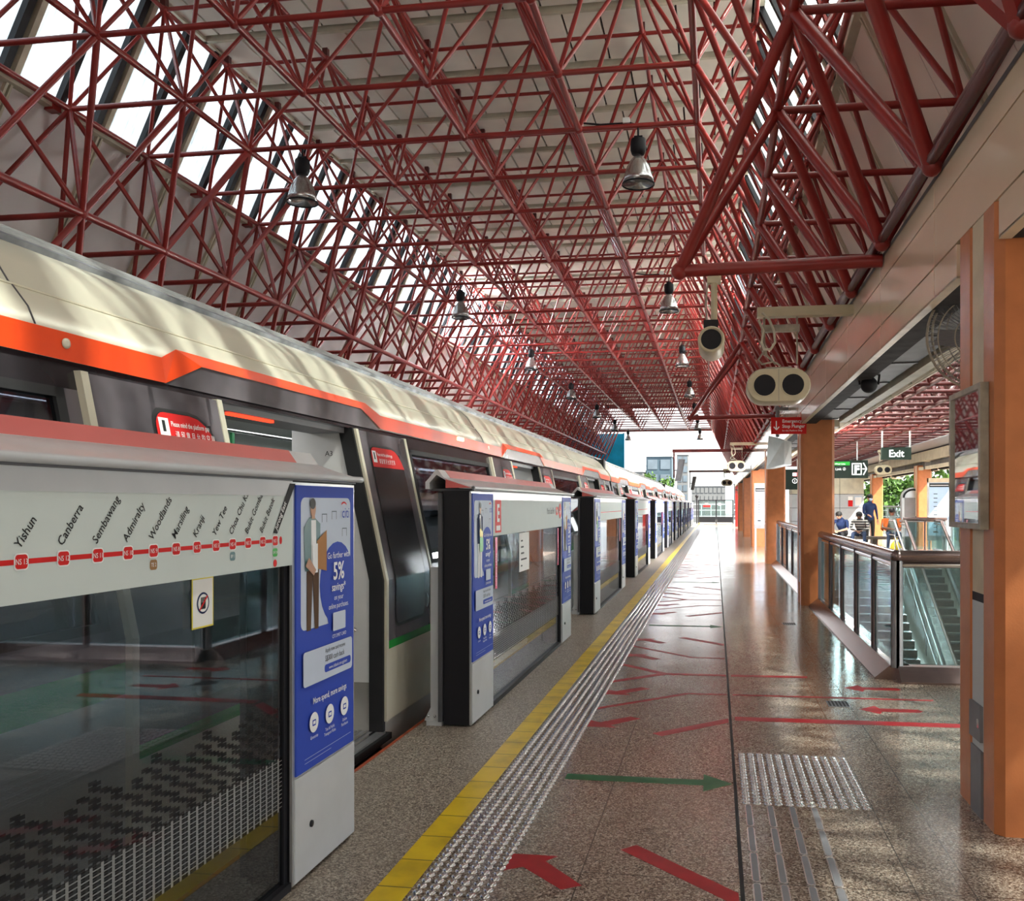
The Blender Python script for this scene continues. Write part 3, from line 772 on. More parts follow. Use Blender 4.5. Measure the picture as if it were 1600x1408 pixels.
def poster(o_y, parent, kind):
    """advert about .53 wide, z .41 .. 1.45, on the passenger face"""
    b = MB(); b.box(FX - .012, FX, o_y, o_y + .52, .405, 1.47, 'ad_blue')
    A = Art(b, (FX, o_y, 0), UX, UP); A.k = 0
    A.rect(.035, .485, .93, 1.425, 'ad_pale', .03)
    A.disc(.355, 1.085, .162, 'ad_blue', .165); A.poly([(.20, 1.10), (.517, 1.10), (.517, .93), (.27, .93)], 'ad_blue')
    L = A.k * .0006 + .0006
    for sx_, sy_ in ((.21, 1.36), (.30, 1.37), (.09, 1.33), (.40, 1.30)):
        A.rect(sx_, sx_ + .045, sy_, sy_ + .003, 'building_blue', 0, L); A.rect(sx_, sx_ + .003, sy_ - .03, sy_, 'building_blue', 0, L); A.rect(sx_ + .042, sx_ + .045, sy_ - .03, sy_, 'building_blue', 0, L)
    if kind == 'man':
        man(A, .13, .925, .50, ('teal', 'trousers_brown', 'skin', 'hair'))
        A.poly([(.16, 1.155), (.245, 1.14), (.245, 1.30), (.16, 1.26)], 'cardboard'); A.poly([(.12, 1.14), (.165, 1.14), (.165, 1.25), (.12, 1.25)], 'ad_white')
        A.poly([(.06, 1.17), (.13, 1.13), (.15, 1.15), (.09, 1.20)], 'skin')
    else:
        man(A, .17, .925, .49, ('jacket_navy', 'ad_white', 'skin', 'hair'))
        A.poly([(.14, 1.31), (.165, 1.31), (.20, 1.18), (.155, 1.18)], 'hair'); A.rect(.15, .235, 1.09, 1.19, 'line_green', .02); A.disc(.17, 1.215, .028, 'yellow_plastic'); A.disc(.205, 1.205, .022, 'yellow_plastic')
    L = A.k * .0006 + .0006
    A.text('citi', .385, 1.345, .062, 'ad_blue', 0, 'LEFT', 0, 1, L); A.poly([(.405 + .028 * math.cos(R(t_)), 1.395 + .016 * math.sin(R(t_))) for t_ in range(20, 161, 20)] + [(.405 + .024 * math.cos(R(t_)), 1.392 + .012 * math.sin(R(t_))) for t_ in range(160, 19, -20)], 'sign_red', L)
    for s_, z_, sz, bo in (('Go further with', 1.185, .036, 0), ('5%', 1.10, .098, 1.6), ('savings*', 1.055, .045, 1), ('on your', 1.018, .030, 0), ('online purchases.', .985, .030, 0)):
        A.text(s_, .355, z_, sz, 'ad_white', 0, 'CENTER', bo, .92, L)
    A.rect(.30, .42, .895, .968, 'ad_pale', .006); A.text('CITI SMRT CARD', .36, .868, .020, 'ad_white', 0, 'CENTER', 0, .9, L)
    A.rect(.04, .485, .72, .85, 'ad_pale', .015)
    L = A.k * .0006 + .0006
    A.text('Apply now and receive', .225, .822, .024, 'ink', 0, 'LEFT', 0, .85, L); A.text('S$300 cash back', .225, .788, .032, 'ink', 0, 'LEFT', 0, .85, L)
    A.rect(.22, .47, .745, .775, 'ad_blue', .012); A.text('www.citibank.com.sg/smrt', .345, .753, .019, 'ad_white', 0, 'CENTER', 0, .85)
    A.text('More spend, more savings', .27, .645, .034, 'ad_white', 0, 'CENTER', 1, .85)
    for q, nm_ in enumerate((('Groceries', ''), ('Taxi & Public', 'Transport Rides'), ('Online', 'Purchases'))):
        cx_ = .13 + .14 * q; A.disc(cx_, .575, .038, 'ad_white', lift=.008); A.rect(cx_ - .015, cx_ + .015, .562, .585, 'ad_blue', .004, .0086); A.rect(cx_ - .010, cx_ + .010, .568, .580, 'ad_white', 0, .0092)
        A.text(nm_[0], cx_, .515, .018, 'ad_white', 0, 'CENTER', 0, .9, .0086); A.text(nm_[1], cx_, .497, .018, 'ad_white', 0, 'CENTER', 0, .9, .0086)
    A.rect(.05, .47, .452, .4535, 'ad_pale', 0, .0086); A.rect(.05, .28, .437, .4385, 'ad_pale', 0, .0086)
    return b.build('advert_panel', parent)
def psd(y0, label, head):
    L = 3.9; y1 = y0 + L; yc = y0 + L / 2
    t = thing('platform_screen_door', (FX - .1, yc, 0), label, 'platform screen door', 'platform screen doors along the track')
    # end pillars behind the adverts
    for nm, ya, yb, kd in (('left', y0, y0 + .56, 'woman'), ('right', y1 - .56, y1, 'man')):
        MB().box(FX - .185, FX - .014, ya + .004, yb - .004, .012, 1.485, 'black').build('pillar', t)
        b = MB(); b.box(FX - .016, FX - .006, ya, yb, .012, 1.48, 'silver'); b.build('pillar_frame', t)
        poster(ya + .02, t, kd)
        b = MB().box(FX - .006, FX, ya + .012, yb - .012, .018, .395, 'light_grey'); p_ = b.build('access_panel', t)
        MB().lathe((FX, ya + .14, .195), [(.013, 0), (.013, .006), (.008, .008), (.0001, .008)], 'black', 14, 'x').build('lock', p_)
    # glass and its frame
    g = MB().box(FX - .045, FX - .033, y0 + .56, y1 - .56, .03, 1.18, 'door_glass').build('glass_panel', t)
    b = MB(); b.box(FX - .07, FX - .01, y0 + .56, y1 - .56, .0, .03, 'black'); b.box(FX - .05, FX - .025, y0 + .56, y0 + .585, .03, 1.18, 'black'); b.box(FX - .05, FX - .025, y1 - .585, y1 - .56, .03, 1.18, 'black')
    b.build('glass_frame', t)
    # head panel
    b = MB(); b.box(FX - .16, FX - .006, y0 + .56, y1 - .56, 1.18, 1.49, 'route_panel'); b.box(FX - .006, FX - .004, y0 + .56, y1 - .56, 1.43, 1.49, 'light_grey')
    A = Art(b, (FX - .006, y0 + .56, 0), UX, UP); W = L - 1.12
    if head == 'map':
        st = [('Khatib', 'NS 14'), ('Yishun', 'NS 13'), ('Canberra', 'NS 12'), ('Sembawang', 'NS 11'), ('Admiralty', 'NS 10'), ('Woodlands', 'NS 9'), ('Marsiling', 'NS 8'), ('Kranji', 'NS 7'), ('Yew Tee', 'NS 5'), ('Choa Chu Kang', 'NS 4'), ('Bukit Gombak', 'NS 3'), ('Bukit Batok', 'NS 2'), ('Jurong East', 'NS 1')]
        ya_ = [1.655, 1.763, 1.892, 2.01, 2.125, 2.232, 2.335, 2.438, 2.54, 2.635, 2.730, 2.825, 2.912]
        zl = 1.273
        A.rect(.35, 2.912 - A.O.y, zl - .006, zl + .006, 'sign_red')
        L0 = .0012
        for (nm_, cd), yy_ in zip(st, ya_):
            a = yy_ - A.O.y
            A.rect(a - .021, a + .021, zl - .019, zl + .019, 'sign_white', .009, L0); A.rect(a - .018, a + .018, zl - .016, zl + .016, 'sign_red', .008, L0 + .0006)
            A.text(cd, a, zl - .006, .018, 'sign_white', 0, 'CENTER', 0, .8, L0 + .0012)
            if nm_ != 'Jurong East': A.text(nm_, a - .004, zl + .027, .033, 'ink', 52, 'LEFT', .8, .92, L0)
        a = 2.912 - A.O.y
        A.poly([(a - .016, zl + .028), (a + .012, zl + .024), (a + .150, 1.475), (a + .105, 1.475)], 'ink', .0026); A.text('Jurong East', a + .008, zl + .036, .028, 'sign_white', 53, 'LEFT', .8, .92, .0034)
        A.rect(a - .017, a + .017, zl - .055, zl - .026, 'line_green', .008, L0); A.text('EW 24', a, zl - .045, .014, 'sign_white', 0, 'CENTER', 0, .8, L0 + .0006)
        A.disc(a, zl - .078, .013, 'sign_red', lift=L0); A.disc(a + .040, zl, .010, 'sign_red', .014, L0)
        for yy_, mt, cd in ((2.232, 'brown_tag', 'TE 2'), (2.635, 'teal', 'BP 1')):
            a = yy_ - A.O.y; A.rect(a - .016, a + .016, zl - .052, zl - .024, mt, .008, L0); A.text(cd, a, zl - .043, .015, 'sign_white', 0, 'CENTER', 0, .8, L0 + .0006)
    elif head == 'exit':
        A.rect(.06, .24, 1.20, 1.43, 'sign_red', .01); A.text('E', .15, 1.28, .17, 'sign_white', 0, 'CENTER', 2.5, .9); A.rect(.09, .21, 1.215, 1.25, 'sign_white', .005)
        A.text('Marina South Pier', 1.98, 1.31, .085, 'ink', 0, 'LEFT', 0, .62); A.rect(2.44, 2.56, 1.295, 1.375, 'sign_red', .02); A.text('NS28', 2.50, 1.32, .04, 'sign_white', 0, 'CENTER', 0, .8, .004); A.disc(2.67, 1.335, .075, 'sign_red'); A.text('→', 2.67, 1.30, .09, 'sign_white', 0, 'CENTER', 2, 1, .004)
    elif head == 'line':
        A.rect(.08, W - .08, 1.285, 1.295, 'sign_red')
    b.build('head_panel', t)
    # notices on the glass
    if head == 'exit':
        b = MB(); A = Art(b, (FX - .030, y0, 0), UX, UP); A.rect(1.50, 1.88, .86, 1.17, 'paper'); 
        for q in range(5): A.rect(1.56, 1.56 + (.07, .10, .12, .22, .05)[q], 1.10 - q * .05, 1.113 - q * .05, 'ink', 0, .0016)
        b.build('notice', t)
    if head in ('exit', 'line'):
        for ya in (.72, 3.24):
            b = MB(); A = Art(b, (FX - .030, y0, 0), UX, UP); A.rect(ya, ya + .06, .80, 1.165, 'pink_tag'); A.text('DO NOT LEAN', ya + .042, .82, .034, 'sign_white', 90, 'LEFT', 1, 1); b.build('warning_sticker', t)
    if head == 'map':
        b = MB(); A = Art(b, (FX - .031, y0, 0), UX, UP); q = 2.51 - y0
        A.rect(q - .058, q + .058, 1.025, 1.178, 'yellow_plastic'); A.rect(q - .053, q + .053, 1.03, 1.173, 'paper')
        A.disc(q, 1.10, .033, 'jacket_navy'); A.disc(q, 1.10, .027, 'paper'); A.rect(q - .014, q + .012, 1.082, 1.102, 'ink', .004)
        for f_ in range(4): A.rect(q - .014 + .007 * f_, q - .009 + .007 * f_, 1.10, 1.118, 'ink', 0, A.k * .0006)
        A.line(q - .021, 1.08, q + .021, 1.12, .006, 'sign_red'); b.build('warning_sticker', t)
    # canopy
    pr = [(-1.487, 1.497), (-1.487, 1.506), (-1.60, 1.538), (-1.685, 1.568), (-1.722, 1.618), (-1.735, 1.616), (-1.79, 1.552), (-1.802, 1.54), (-1.802, 1.496), (-1.775, 1.496), (-1.775, 1.535), (-1.73, 1.585), (-1.66, 1.545), (-1.58, 1.50)]
    b = MB().prism(pr, y0 - .03, y1 + .02, 'canopy_silver'); b.tube((-1.492, y0 - .03, 1.503), (-1.492, y1 + .02, 1.503), .0125, 'light_grey', 12)
    b.box(-1.78, -1.50, y0 + .02, y1 - .02, 1.485, 1.498, 'dark_grey')
    cn = b.build('canopy', t)
    MB().prism([(-1.6855, 1.5695), (-1.7215, 1.6195), (-1.7235, 1.6185), (-1.6875, 1.5675)], y0 + .12, y1 - .18, 'canopy_red').build('red_band', cn)
    b = MB(); b.prism([(-1.505, 1.504), (-1.60, 1.534), (-1.668, 1.556), (-1.668, 1.502)], y0 - .04, y0 - .031, 'canopy_red'); b.build('warning_lamp', cn)
    # track side bracket foot and sliding leaf edge
    b = MB().box(FX - .275, FX - .215, y0 + .02, y0 + .05, .06, 1.0, 'light_grey'); b.ext([(FX - .30, y0 + .01), (FX - .20, y0 + .01), (FX - .20, y0 + .06), (FX - .30, y0 + .06)], .0, .03, 'light_grey'); b.prism([(FX - .315, .03), (FX - .205, .03), (FX - .205, .16), (FX - .275, .11)], y0 + .015, y0 + .035, 'light_grey')
    for q in (-.285, -.245): b.lathe((FX + q, y0 + .015, .06), [(.008, 0), (.008, -.006), (.0001, -.007)], 'steel', 10, 'y')
    b.build('foot_bracket', t)
    MB().box(FX - .215, FX - .19, y0 - .015, y0 + .55, .03, 1.47, 'dark_grey').build('sliding_leaf', t)
    MB().box(FX - .215, FX - .19, y1 - .55, y1 + .015, .03, 1.47, 'dark_grey').build('sliding_leaf', t)
    return t
psd(-.30, 'nearest platform screen door, with the station line map on its head panel', 'map')
psd(5.43, 'second platform screen door, with a red E sign and a white notice on its glass', 'exit')
p3 = psd(11.20, 'third platform screen door from the camera', 'line')
for k in range(1, 9): dup(p3, (0, 5.8 * k, 0), '%s platform screen door from the camera' % ORD[k + 2])

# ---------------------------------------------------------------- the train
def xs(z): return -2.03 if z <= .93 else -2.03 - (z - .93) * .2135
def flank(b, y0, y1, z0, z1, mat, off=0.0, th=.04, side=0):
    zs = [z0] + [z for z in (.93,) if z0 < z < z1] + [z1]
    pr = [(xs(z) + off, z) for z in zs] + [(xs(z) + off - th, z) for z in reversed(zs)]
    if side: pr = [(-7.26 - x, z) for x, z in pr]
    return b.prism(pr, y0, y1, mat)
def flank_poly(b, pts, mat, off=.004):
    """flat artwork following the flank: pts are (y, z)"""
    out = []
    for keep in ((lambda z: z >= .93), (lambda z: z <= .93)):
        q = []
        for (ya, za), (yb, zb) in zip(pts, pts[1:] + pts[:1]):
            if keep(za): q.append((ya, za))
            if (za - .93) * (zb - .93) < 0: t_ = (.93 - za) / (zb - za); q.append((ya + (yb - ya) * t_, .93))
        if len(q) > 2: out.append(q)
    for q in out: b.add([(xs(z) + off, y, z) for y, z in q], [tuple(range(len(q)))], mat)
    return b
class FArt:
    def __init__(s, b): s.b = b
    def text(s, t, y, z, size, mat, off, bold=0, sx=1, align='LEFT'):
        vs, fs = text_geo(t, align, bold)
        s.b.add([(xs(z + q * size) + off, y + p * size * sx, z + q * size) for p, q in vs], fs, mat)
def leaf_window(y0, y1, z0, z1, rr=.22, r=.06):
    pts = []
    for cy_, cz_, ra, t0 in ((y1 - r, z0 + r, r, -90), (y1 - rr, z1 - rr, rr, 0), (y0 + r, z1 - r, r, 90), (y0 + r, z0 + r, r, 180)):
        for i in range(6): t = R(t0 + 18 * i); pts.append((cy_ + ra * math.cos(t), cz_ + ra * math.sin(t)))
    return pts
def train_car(y0, label):
    L = 22.9; y1 = y0 + L; yc = y0 + L / 2
    t = thing('train_car', (-3.63, yc, -1.2), label, 'train', 'cars of the train at the platform')
    ds = [yc + 5.8 * k for k in (-1.5, -.5, .5, 1.5)]
    Lk = []
    b = MB(); lw_ = MB(); up = MB()
    edges = [y0] + [e for d in ds for e in (d - .75, d + .75)] + [y1]
    for i in range(0, len(edges), 2):
        a, c = edges[i], edges[i + 1]
        wa = a + (.30 if i == 0 else .99); wb_ = c - (.30 if i == 8 else .99)
        flank(lw_, a, c, -.95, .74, 'train_silver'); flank(lw_, a, c, .74, .85, 'train_green')
        flank(up, a, c, .85, .97, 'purple_grey'); flank(up, a, c, 1.80, 1.90, 'dark_body')
        flank(up, a, wa, .97, 1.80, 'purple_grey'); flank(up, wb_, c, .97, 1.80, 'purple_grey')
    for d in ds: flank(up, d - .75, d + .75, 1.87, 1.90, 'dark_body'); flank(lw_, d - .75, d + .75, -.95, -.10, 'dark_body')
    flank(up, y0, y1, .85, 1.0, 'interior_white', 0, .03, 1); flank(up, y0, y1, 1.72, 1.90, 'interior_white', 0, .03, 1); flank(lw_, y0, y1, -.95, .85, 'interior_white', 0, .03, 1)
    yq = y0
    while yq < y1 - .5: flank(up, yq, min(yq + .42, y1), 1.0, 1.72, 'interior_white', 0, .03, 1); yq += 1.93
    lw_.build('lower_flank', t); up.build('upper_flank', t)
    # windows between the doors
    for i in range(0, len(edges), 2):
        a, c = edges[i], edges[i + 1]
        wa = a + (.30 if i == 0 else .99); wb_ = c - (.30 if i == 8 else .99)
        if wb_ - wa < .3: continue
        f = MB(); 
        for q in ((wa, wa + .045, .97, 1.80), (wb_ - .045, wb_, .97, 1.80), (wa, wb_, .97, 1.0), (wa, wb_, 1.765, 1.80)): flank(f, q[0], q[1], q[2], q[3], 'black_rubber', .006)
        f.build('window_frame', t)
        g = MB(); flank(g, wa + .045, wb_ - .045, 1.0, 1.765, 'window_glass', -.008, .008); g.build('window_pane', t)
    # outer sliding door leaves, standing open
    for d in ds:
        for s_ in (-1, 1):
            a, c = (d - 1.66, d - .765) if s_ < 0 else (d + .765, d + 1.66)
            b = MB(); flank(b, a, c, .06, .50, 'door_cream', .022, .022); flank(b, a, c, .50, .55, 'train_green', .022, .022)
            wy0, wy1 = a + .37 if s_ < 0 else a + .16, c - .09 if s_ < 0 else c - .16
            flank(b, a, wy0 + .03, .55, 1.865, 'purple_grey', .022, .022); flank(b, wy1 - .03, c, .55, 1.865, 'purple_grey', .022, .022)
            flank(b, wy0, wy1, .55, .66, 'purple_grey', .022, .022); flank(b, wy0, wy1, 1.74, 1.865, 'purple_grey', .022, .022)
            lf = b.build('door_leaf', t)
            e_ = MB(); flank(e_, a - .006, a + .032, .06, 1.87, 'door_cream', .027, .03); e_.build('leaf_edge', lf); e_ = MB(); flank(e_, c - .032, c + .006, .06, 1.87, 'door_cream', .027, .03); e_.build('leaf_edge', lf)
            g = MB(); flank_poly(g, leaf_window(wy0 - .012, wy1 + .012, .62, 1.785, .20), 'black_rubber', .024); flank_poly(g, leaf_window(wy0, wy1, .64, 1.77, .19), 'dark_body', .026); g.build('leaf_window', lf)
            g = MB(); p_ = [q for q in leaf_window(wy0 + .003, wy1 - .003, .64, 1.768, .187) if q[1] > 1.64]
            p_ = [(wy1 - .004, 1.64)] + p_ + [(wy0 + .004, 1.64)]
            flank_poly(g, p_, 'sign_red', .028); F = FArt(g)
            F.text('Please mind the platform gap', wy0 + .10, 1.715, .030, 'sign_white', .0295, .5, .78); F.text('请 留 意 月 台 的 空 隙', wy0 + .12, 1.668, .036, 'sign_white', .0295, 0, .8)
            flank_poly(g, [(wy0 + .02, 1.67), (wy0 + .085, 1.67), (wy0 + .085, 1.745), (wy0 + .02, 1.745)], 'sign_white', .0295); flank_poly(g, [(wy0 + .04, 1.69), (wy0 + .06, 1.69), (wy0 + .06, 1.735), (wy0 + .04, 1.735)], 'ink', .0305)
            g.build('gap_sticker', lf)
        # vestibule reveal, threshold and door head
        b = MB()
        for s_ in (1, -1): b.prism([(-2.62, .30), (xs(.3) - .045, .30), (xs(.93) - .045, .93), (xs(1.885) - .045, 1.885), (-2.62, 1.885)], d + s_ * .775 - .025, d + s_ * .775 + .025, 'interior_white')
        b.box(-2.62, -2.09, d + .755, d + .80, 0, .30, 'concrete'); b.box(-2.62, -2.09, d - .80, d - .755, 0, .30, 'concrete')
        b.box(-2.5, -2.27, d - .75, d + .75, 1.84, 1.885, 'mid_grey')
        rv = b.build('door_reveal', t)
        MB().box(-2.31, -2.285, d - .55, d - .12, 1.825, 1.839, 'led_red').build('door_lamp', rv)
        for s_ in (-1, 1): b = MB(); flank(b, d + s_ * .755 - .018, d + s_ * .755 + .018, .0, 1.875, 'black_rubber', .012, .09); b.build('door_seal', rv)
        b = MB(); b.box(-2.40, -1.985, d - .80, d + .80, -.05, -.012, 'black_rubber'); b.box(-2.40, -2.01, d - .76, d + .76, -.012, .0, 'silver')
        for q in range(7): b.box(-2.38 + .05 * q, -2.36 + .05 * q, d - .76, d + .76, 0, .004, 'steel')
        b.build('threshold', t)
        b = MB()
        for s_ in (-1, 1):
            yy_ = d + s_ * .70
            b.path([(-2.60, yy_, 1.55), (-2.42, yy_, 1.25), (-2.36, yy_, .90), (-2.28, yy_ + s_ * .0, .68), (-2.20, yy_ + s_ * .05, .62)], .015, 'steel', 10)
        b.build('grab_rail', t)
        MB().path([(-3.55, d, 0), (-3.55, d, 1.25), (-3.52, d + .06, 1.55), (-3.55, d, 1.93)], .017, 'steel', 10).build('pole', t)
        for q in range(6):
            yy_ = d - .62 + .24 * q
            MB().box(-2.93, -2.915, yy_ - .014, yy_ + .014, 1.58, 1.84, 'strap_green').lathe((-2.925, yy_, 1.545), [(.042, -.008), (.052, 0), (.042, .008), (.034, 0), (.042, -.008)], 'strap_green', 14, 'x').build('strap', t)
    # solebar, interior, roof
    b = MB(); b.box(-5.2, -2.04, y0 + .05, y1 - .05, -.20, -.05, 'dark_grey'); b.box(-5.0, -2.2, y0 + 1, y1 - 1, -1.0, -.2, 'black'); b.build('underframe', t)
    b = MB(); b.box(-5.18, -2.36, y0 + .06, y1 - .06, -.045, -.001, 'interior_floor'); b.build('interior_floor', t)
    b = MB(); b.box(-5.0, -2.30, y0 + .06, y1 - .06, 1.93, 1.96, 'interior_white'); b.build('interior_ceiling', t)
    b = MB()
    for x in (-2.78, -4.35): b.box(x - .07, x + .07, y0 + .4, y1 - .4, 1.915, 1.929, 'train_light')
    b.build('ceiling_light', t)
    b = MB()
    for x in (-2.92, -4.3): b.tube((x, y0 + .5, 1.85), (x, y1 - .5, 1.85), .016, 'steel', 8)
    b.build('overhead_rail', t)
    b = MB(); b.box(-5.10, -5.05, y0 + .1, y1 - .1, .0, .9, 'interior_white'); b.build('far_side_lining', t)
    b = MB(); flank(b, y0 + .42, y1 - .1, 1.0, 1.72, 'window_glass', -.01, .01, 1); b.build('far_side_glass', t)
    for i in range(2, 8, 2):
        a, c = edges[i] + .95, edges[i + 1] - .95
        b = MB(); b.box(-2.52, -2.12, a, c, .36, .44, 'seat_green'); b.box(-2.20, -2.12, a, c, .44, .85, 'seat_green'); b.box(-5.04, -4.64, a, c, .36, .44, 'seat_green'); b.box(-5.04, -4.96, a, c, .44, .85, 'seat_green'); b.build('seat_row', t)
    half = [(-2.232, 1.90), (-2.235, 2.0), (-2.262, 2.06), (-2.318, 2.13), (-2.335, 2.145), (-2.40, 2.245), (-2.465, 2.305), (-2.545, 2.355)]
    led = [(-2.55, 2.352), (-2.535, 2.375), (-2.66, 2.455), (-2.69, 2.46), (-3.05, 2.56), (-3.63, 2.60)]
    mirx = lambda P_: [(-7.26 - x, z) for x, z in reversed(P_)]
    b = MB(); b.prism(half, y0, y1, 'train_cream', smooth=True, closed=False, caps=False); b.prism(mirx(half), y0, y1, 'train_cream', smooth=True, closed=False, caps=False)
    b.prism(half + mirx(half), y0, y0 + .01, 'train_cream', closed=True); b.prism(half + mirx(half), y1 - .01, y1, 'train_cream', closed=True)
    roof = b.build('roof', t)
    b = MB(); b.prism(led + mirx(led), y0 + .05, y1 - .05, 'train_ledge', closed=False, caps=False)
    for q in range(5): b.tube((-2.565 - .022 * q, y0 + .05, 2.392 + .014 * q), (-2.565 - .022 * q, y1 - .05, 2.392 + .014 * q), .006, 'galvanised', 6)
    b.build('roof_ledge', t)
    b = MB(); b.tube((-2.322, y0, 2.1375), (-2.322, y1, 2.1375), .005, 'mullion_beige', 5)
    q = y0 + .9
    for d in ds:
        for pA, pB in zip(half[1:-1], half[2:]):
            b.tube((pA[0] + .0, d - 1.84, pA[1]), (pB[0] + .0, d - 1.84, pB[1]), .004, 'dark_grey', 5)
    b.build('roof_seam', roof)
    # orange band that steps up over every door
    b = MB(); x_ = lambda z: -2.219 if z < 2.0 else -2.219 - (z - 2.0) * .42
    ybr = [y0]; zt = [1.995]; zb = [1.895]
    top = [(y0, 1.995)]; bot = [(y0, 1.895)]
    for d in ds:
        top += [(d - 1.18, 1.995), (d - 1.05, 2.05), (d + 1.0, 2.055), (d + 1.21, 1.993)]; bot += [(d - 1.15, 1.895), (d - .89, 2.0), (d + .89, 2.008), (d + 1.22, 1.905)]
    top.append((y1, 1.995)); bot.append((y1, 1.895))
    for (ta, tb_), (ba, bb_) in zip(zip(top, top[1:]), zip(bot, bot[1:])):
        b.add([(x_(ba[1]), ba[0], ba[1]), (x_(bb_[1]), bb_[0], bb_[1]), (x_(tb_[1]), tb_[0], tb_[1]), (x_(ta[1]), ta[0], ta[1])], [(0, 1, 2, 3)], 'train_orange')
    b.build('orange_band', t)
    for d in ds: b = MB(); b.add([(-2.228, d - 1.15, 1.893), (-2.228, d + 1.22, 1.893), (-2.2275, d + .89, 2.008), (-2.2275, d - .89, 2.0)], [(0, 1, 2, 3)], 'purple_grey'); b.build('door_hood', t)
    b = MB()
    for d in ds: b.lathe((-2.218, d - 1.72, 1.955), [(.018, 0), (.018, .006), (.008, .008), (.0001, .008)], 'door_cream', 14, 'x')
    b.build('roof_fixing', t)
    b = MB().box(-2.22, -2.20, ds[1] + 3.0, ds[1] + 3.16, 1.955, 1.985, 'lamp_warm'); b.build('side_lamp', t)
    MB().box(-5.0, -2.35, y1 - .02, y1 + .28, -.1, 2.35, 'black_rubber').build('gangway', t)
    return t, ds
car, ds = train_car(-4.05, 'nearest train car, with an orange band stepping up over its open doors')
b = MB(); A = Art(b, (-2.40, ds[1] + .7495, 1.70), (1, 0, 0), UP); A.text('A3', 0, 0, .045, 'ink'); b.build('door_number', car)
dup(car, (0, 23.2, 0), 'second train car, whose near end sits above the fourth platform screen door')
dup(car, (0, 46.4, 0), 'farthest train car, in full daylight beyond the hall roof')

# ---------------------------------------------------------------- pendant lamps
def lamp(x, y, label, group):
    t = thing('pendant_lamp', (x, y, 5.80), label, 'lamp', group)
    MB().tube((x, y, 5.84), (x, y, 5.70), .012, 'black', 8).box(x - .05, x + .05, y - .012, y + .012, 5.68, 5.74, 'black').build('hanger', t)
    MB().lathe((x, y, 0), [(.0001, 5.70), (.085, 5.70), (.092, 5.68), (.092, 5.57), (.075, 5.52), (.045, 5.505), (.0001, 5.505)], 'black', 12).build('ballast_box', t)
    MB().lathe((x, y, 0), [(.048, 5.52), (.050, 5.495), (.088, 5.455), (.135, 5.37), (.170, 5.255), (.190, 5.17), (.184, 5.17), (.165, 5.255), (.13, 5.365), (.085, 5.445), (.04, 5.47)], 'lamp_silver', 28).build('reflector', t)
    MB().lathe((x, y, 0), [(.194, 5.175), (.194, 5.16), (.183, 5.16), (.183, 5.175), (.194, 5.175)], 'black', 28).build('rim', t)
    MB().ball((x, y, 5.33), .045, 'lamp_inner', 12, 8, (1, 1, 1.7)).build('bulb', t)
    return t
lp = lamp(-.90, 10.5, 'nearest pendant lamp in the row over the platform', 'pendant lamps over the platform')
MB().path([(-1.55, 10.5, 5.93), (-1.35, 10.5, 5.90), (-1.0, 10.5, 5.90), (-.90, 10.5, 5.86), (-.90, 10.5, 5.72)], .012, 'black', 6).build('cable', lp)
MB().box(-1.08, -1.0, 10.46, 10.54, 5.89, 5.95, 'white_paint').build('junction_box', lp)
ll = lamp(-5.10, 10.5, 'nearest pendant lamp in the row over the train', 'pendant lamps over the train')
for k in range(1, 7):
    dup(lp, (0, 7.0 * k, 0), '%s pendant lamp from the camera over the platform' % ORD[k])
    dup(ll, (0, 7.0 * k, 0), '%s pendant lamp from the camera over the train' % ORD[k])

# ---------------------------------------------------------------- camera, loudspeakers, fan, spotlight, signs
t = thing('security_camera', (-.03, 6.55, 3.05), 'round beige camera housing on a pole under the nearest red bracket', 'camera')
MB().tube((-.01, 6.55, 3.04), (-.01, 6.55, 2.72), .024, 'speaker_beige', 12).box(-.06, .04, 6.52, 6.58, 3.0, 3.05, 'speaker_beige').build('pole', t)
MB().box(-.085, .02, 6.50, 6.60, 2.62, 2.73, 'black').build('pan_head', t)
b = MB(); b.lathe((-.03, 6.36, 2.565), [(.0001, .42), (.085, .42), (.095, .40), (.095, .02), (.090, 0), (.078, -.004), (.072, .01)], 'speaker_beige', 28, 'y'); hs = b.build('housing', t)
MB().lathe((-.03, 6.375, 2.565), [(.073, 0), (.0001, 0)], 'black', 28, 'y').build('front_glass', hs)
MB().path([(-.055, 6.55, 3.02), (-.07, 6.55, 2.85), (-.055, 6.55, 2.7)], .006, 'pipe_grey', 6).build('cable', t)

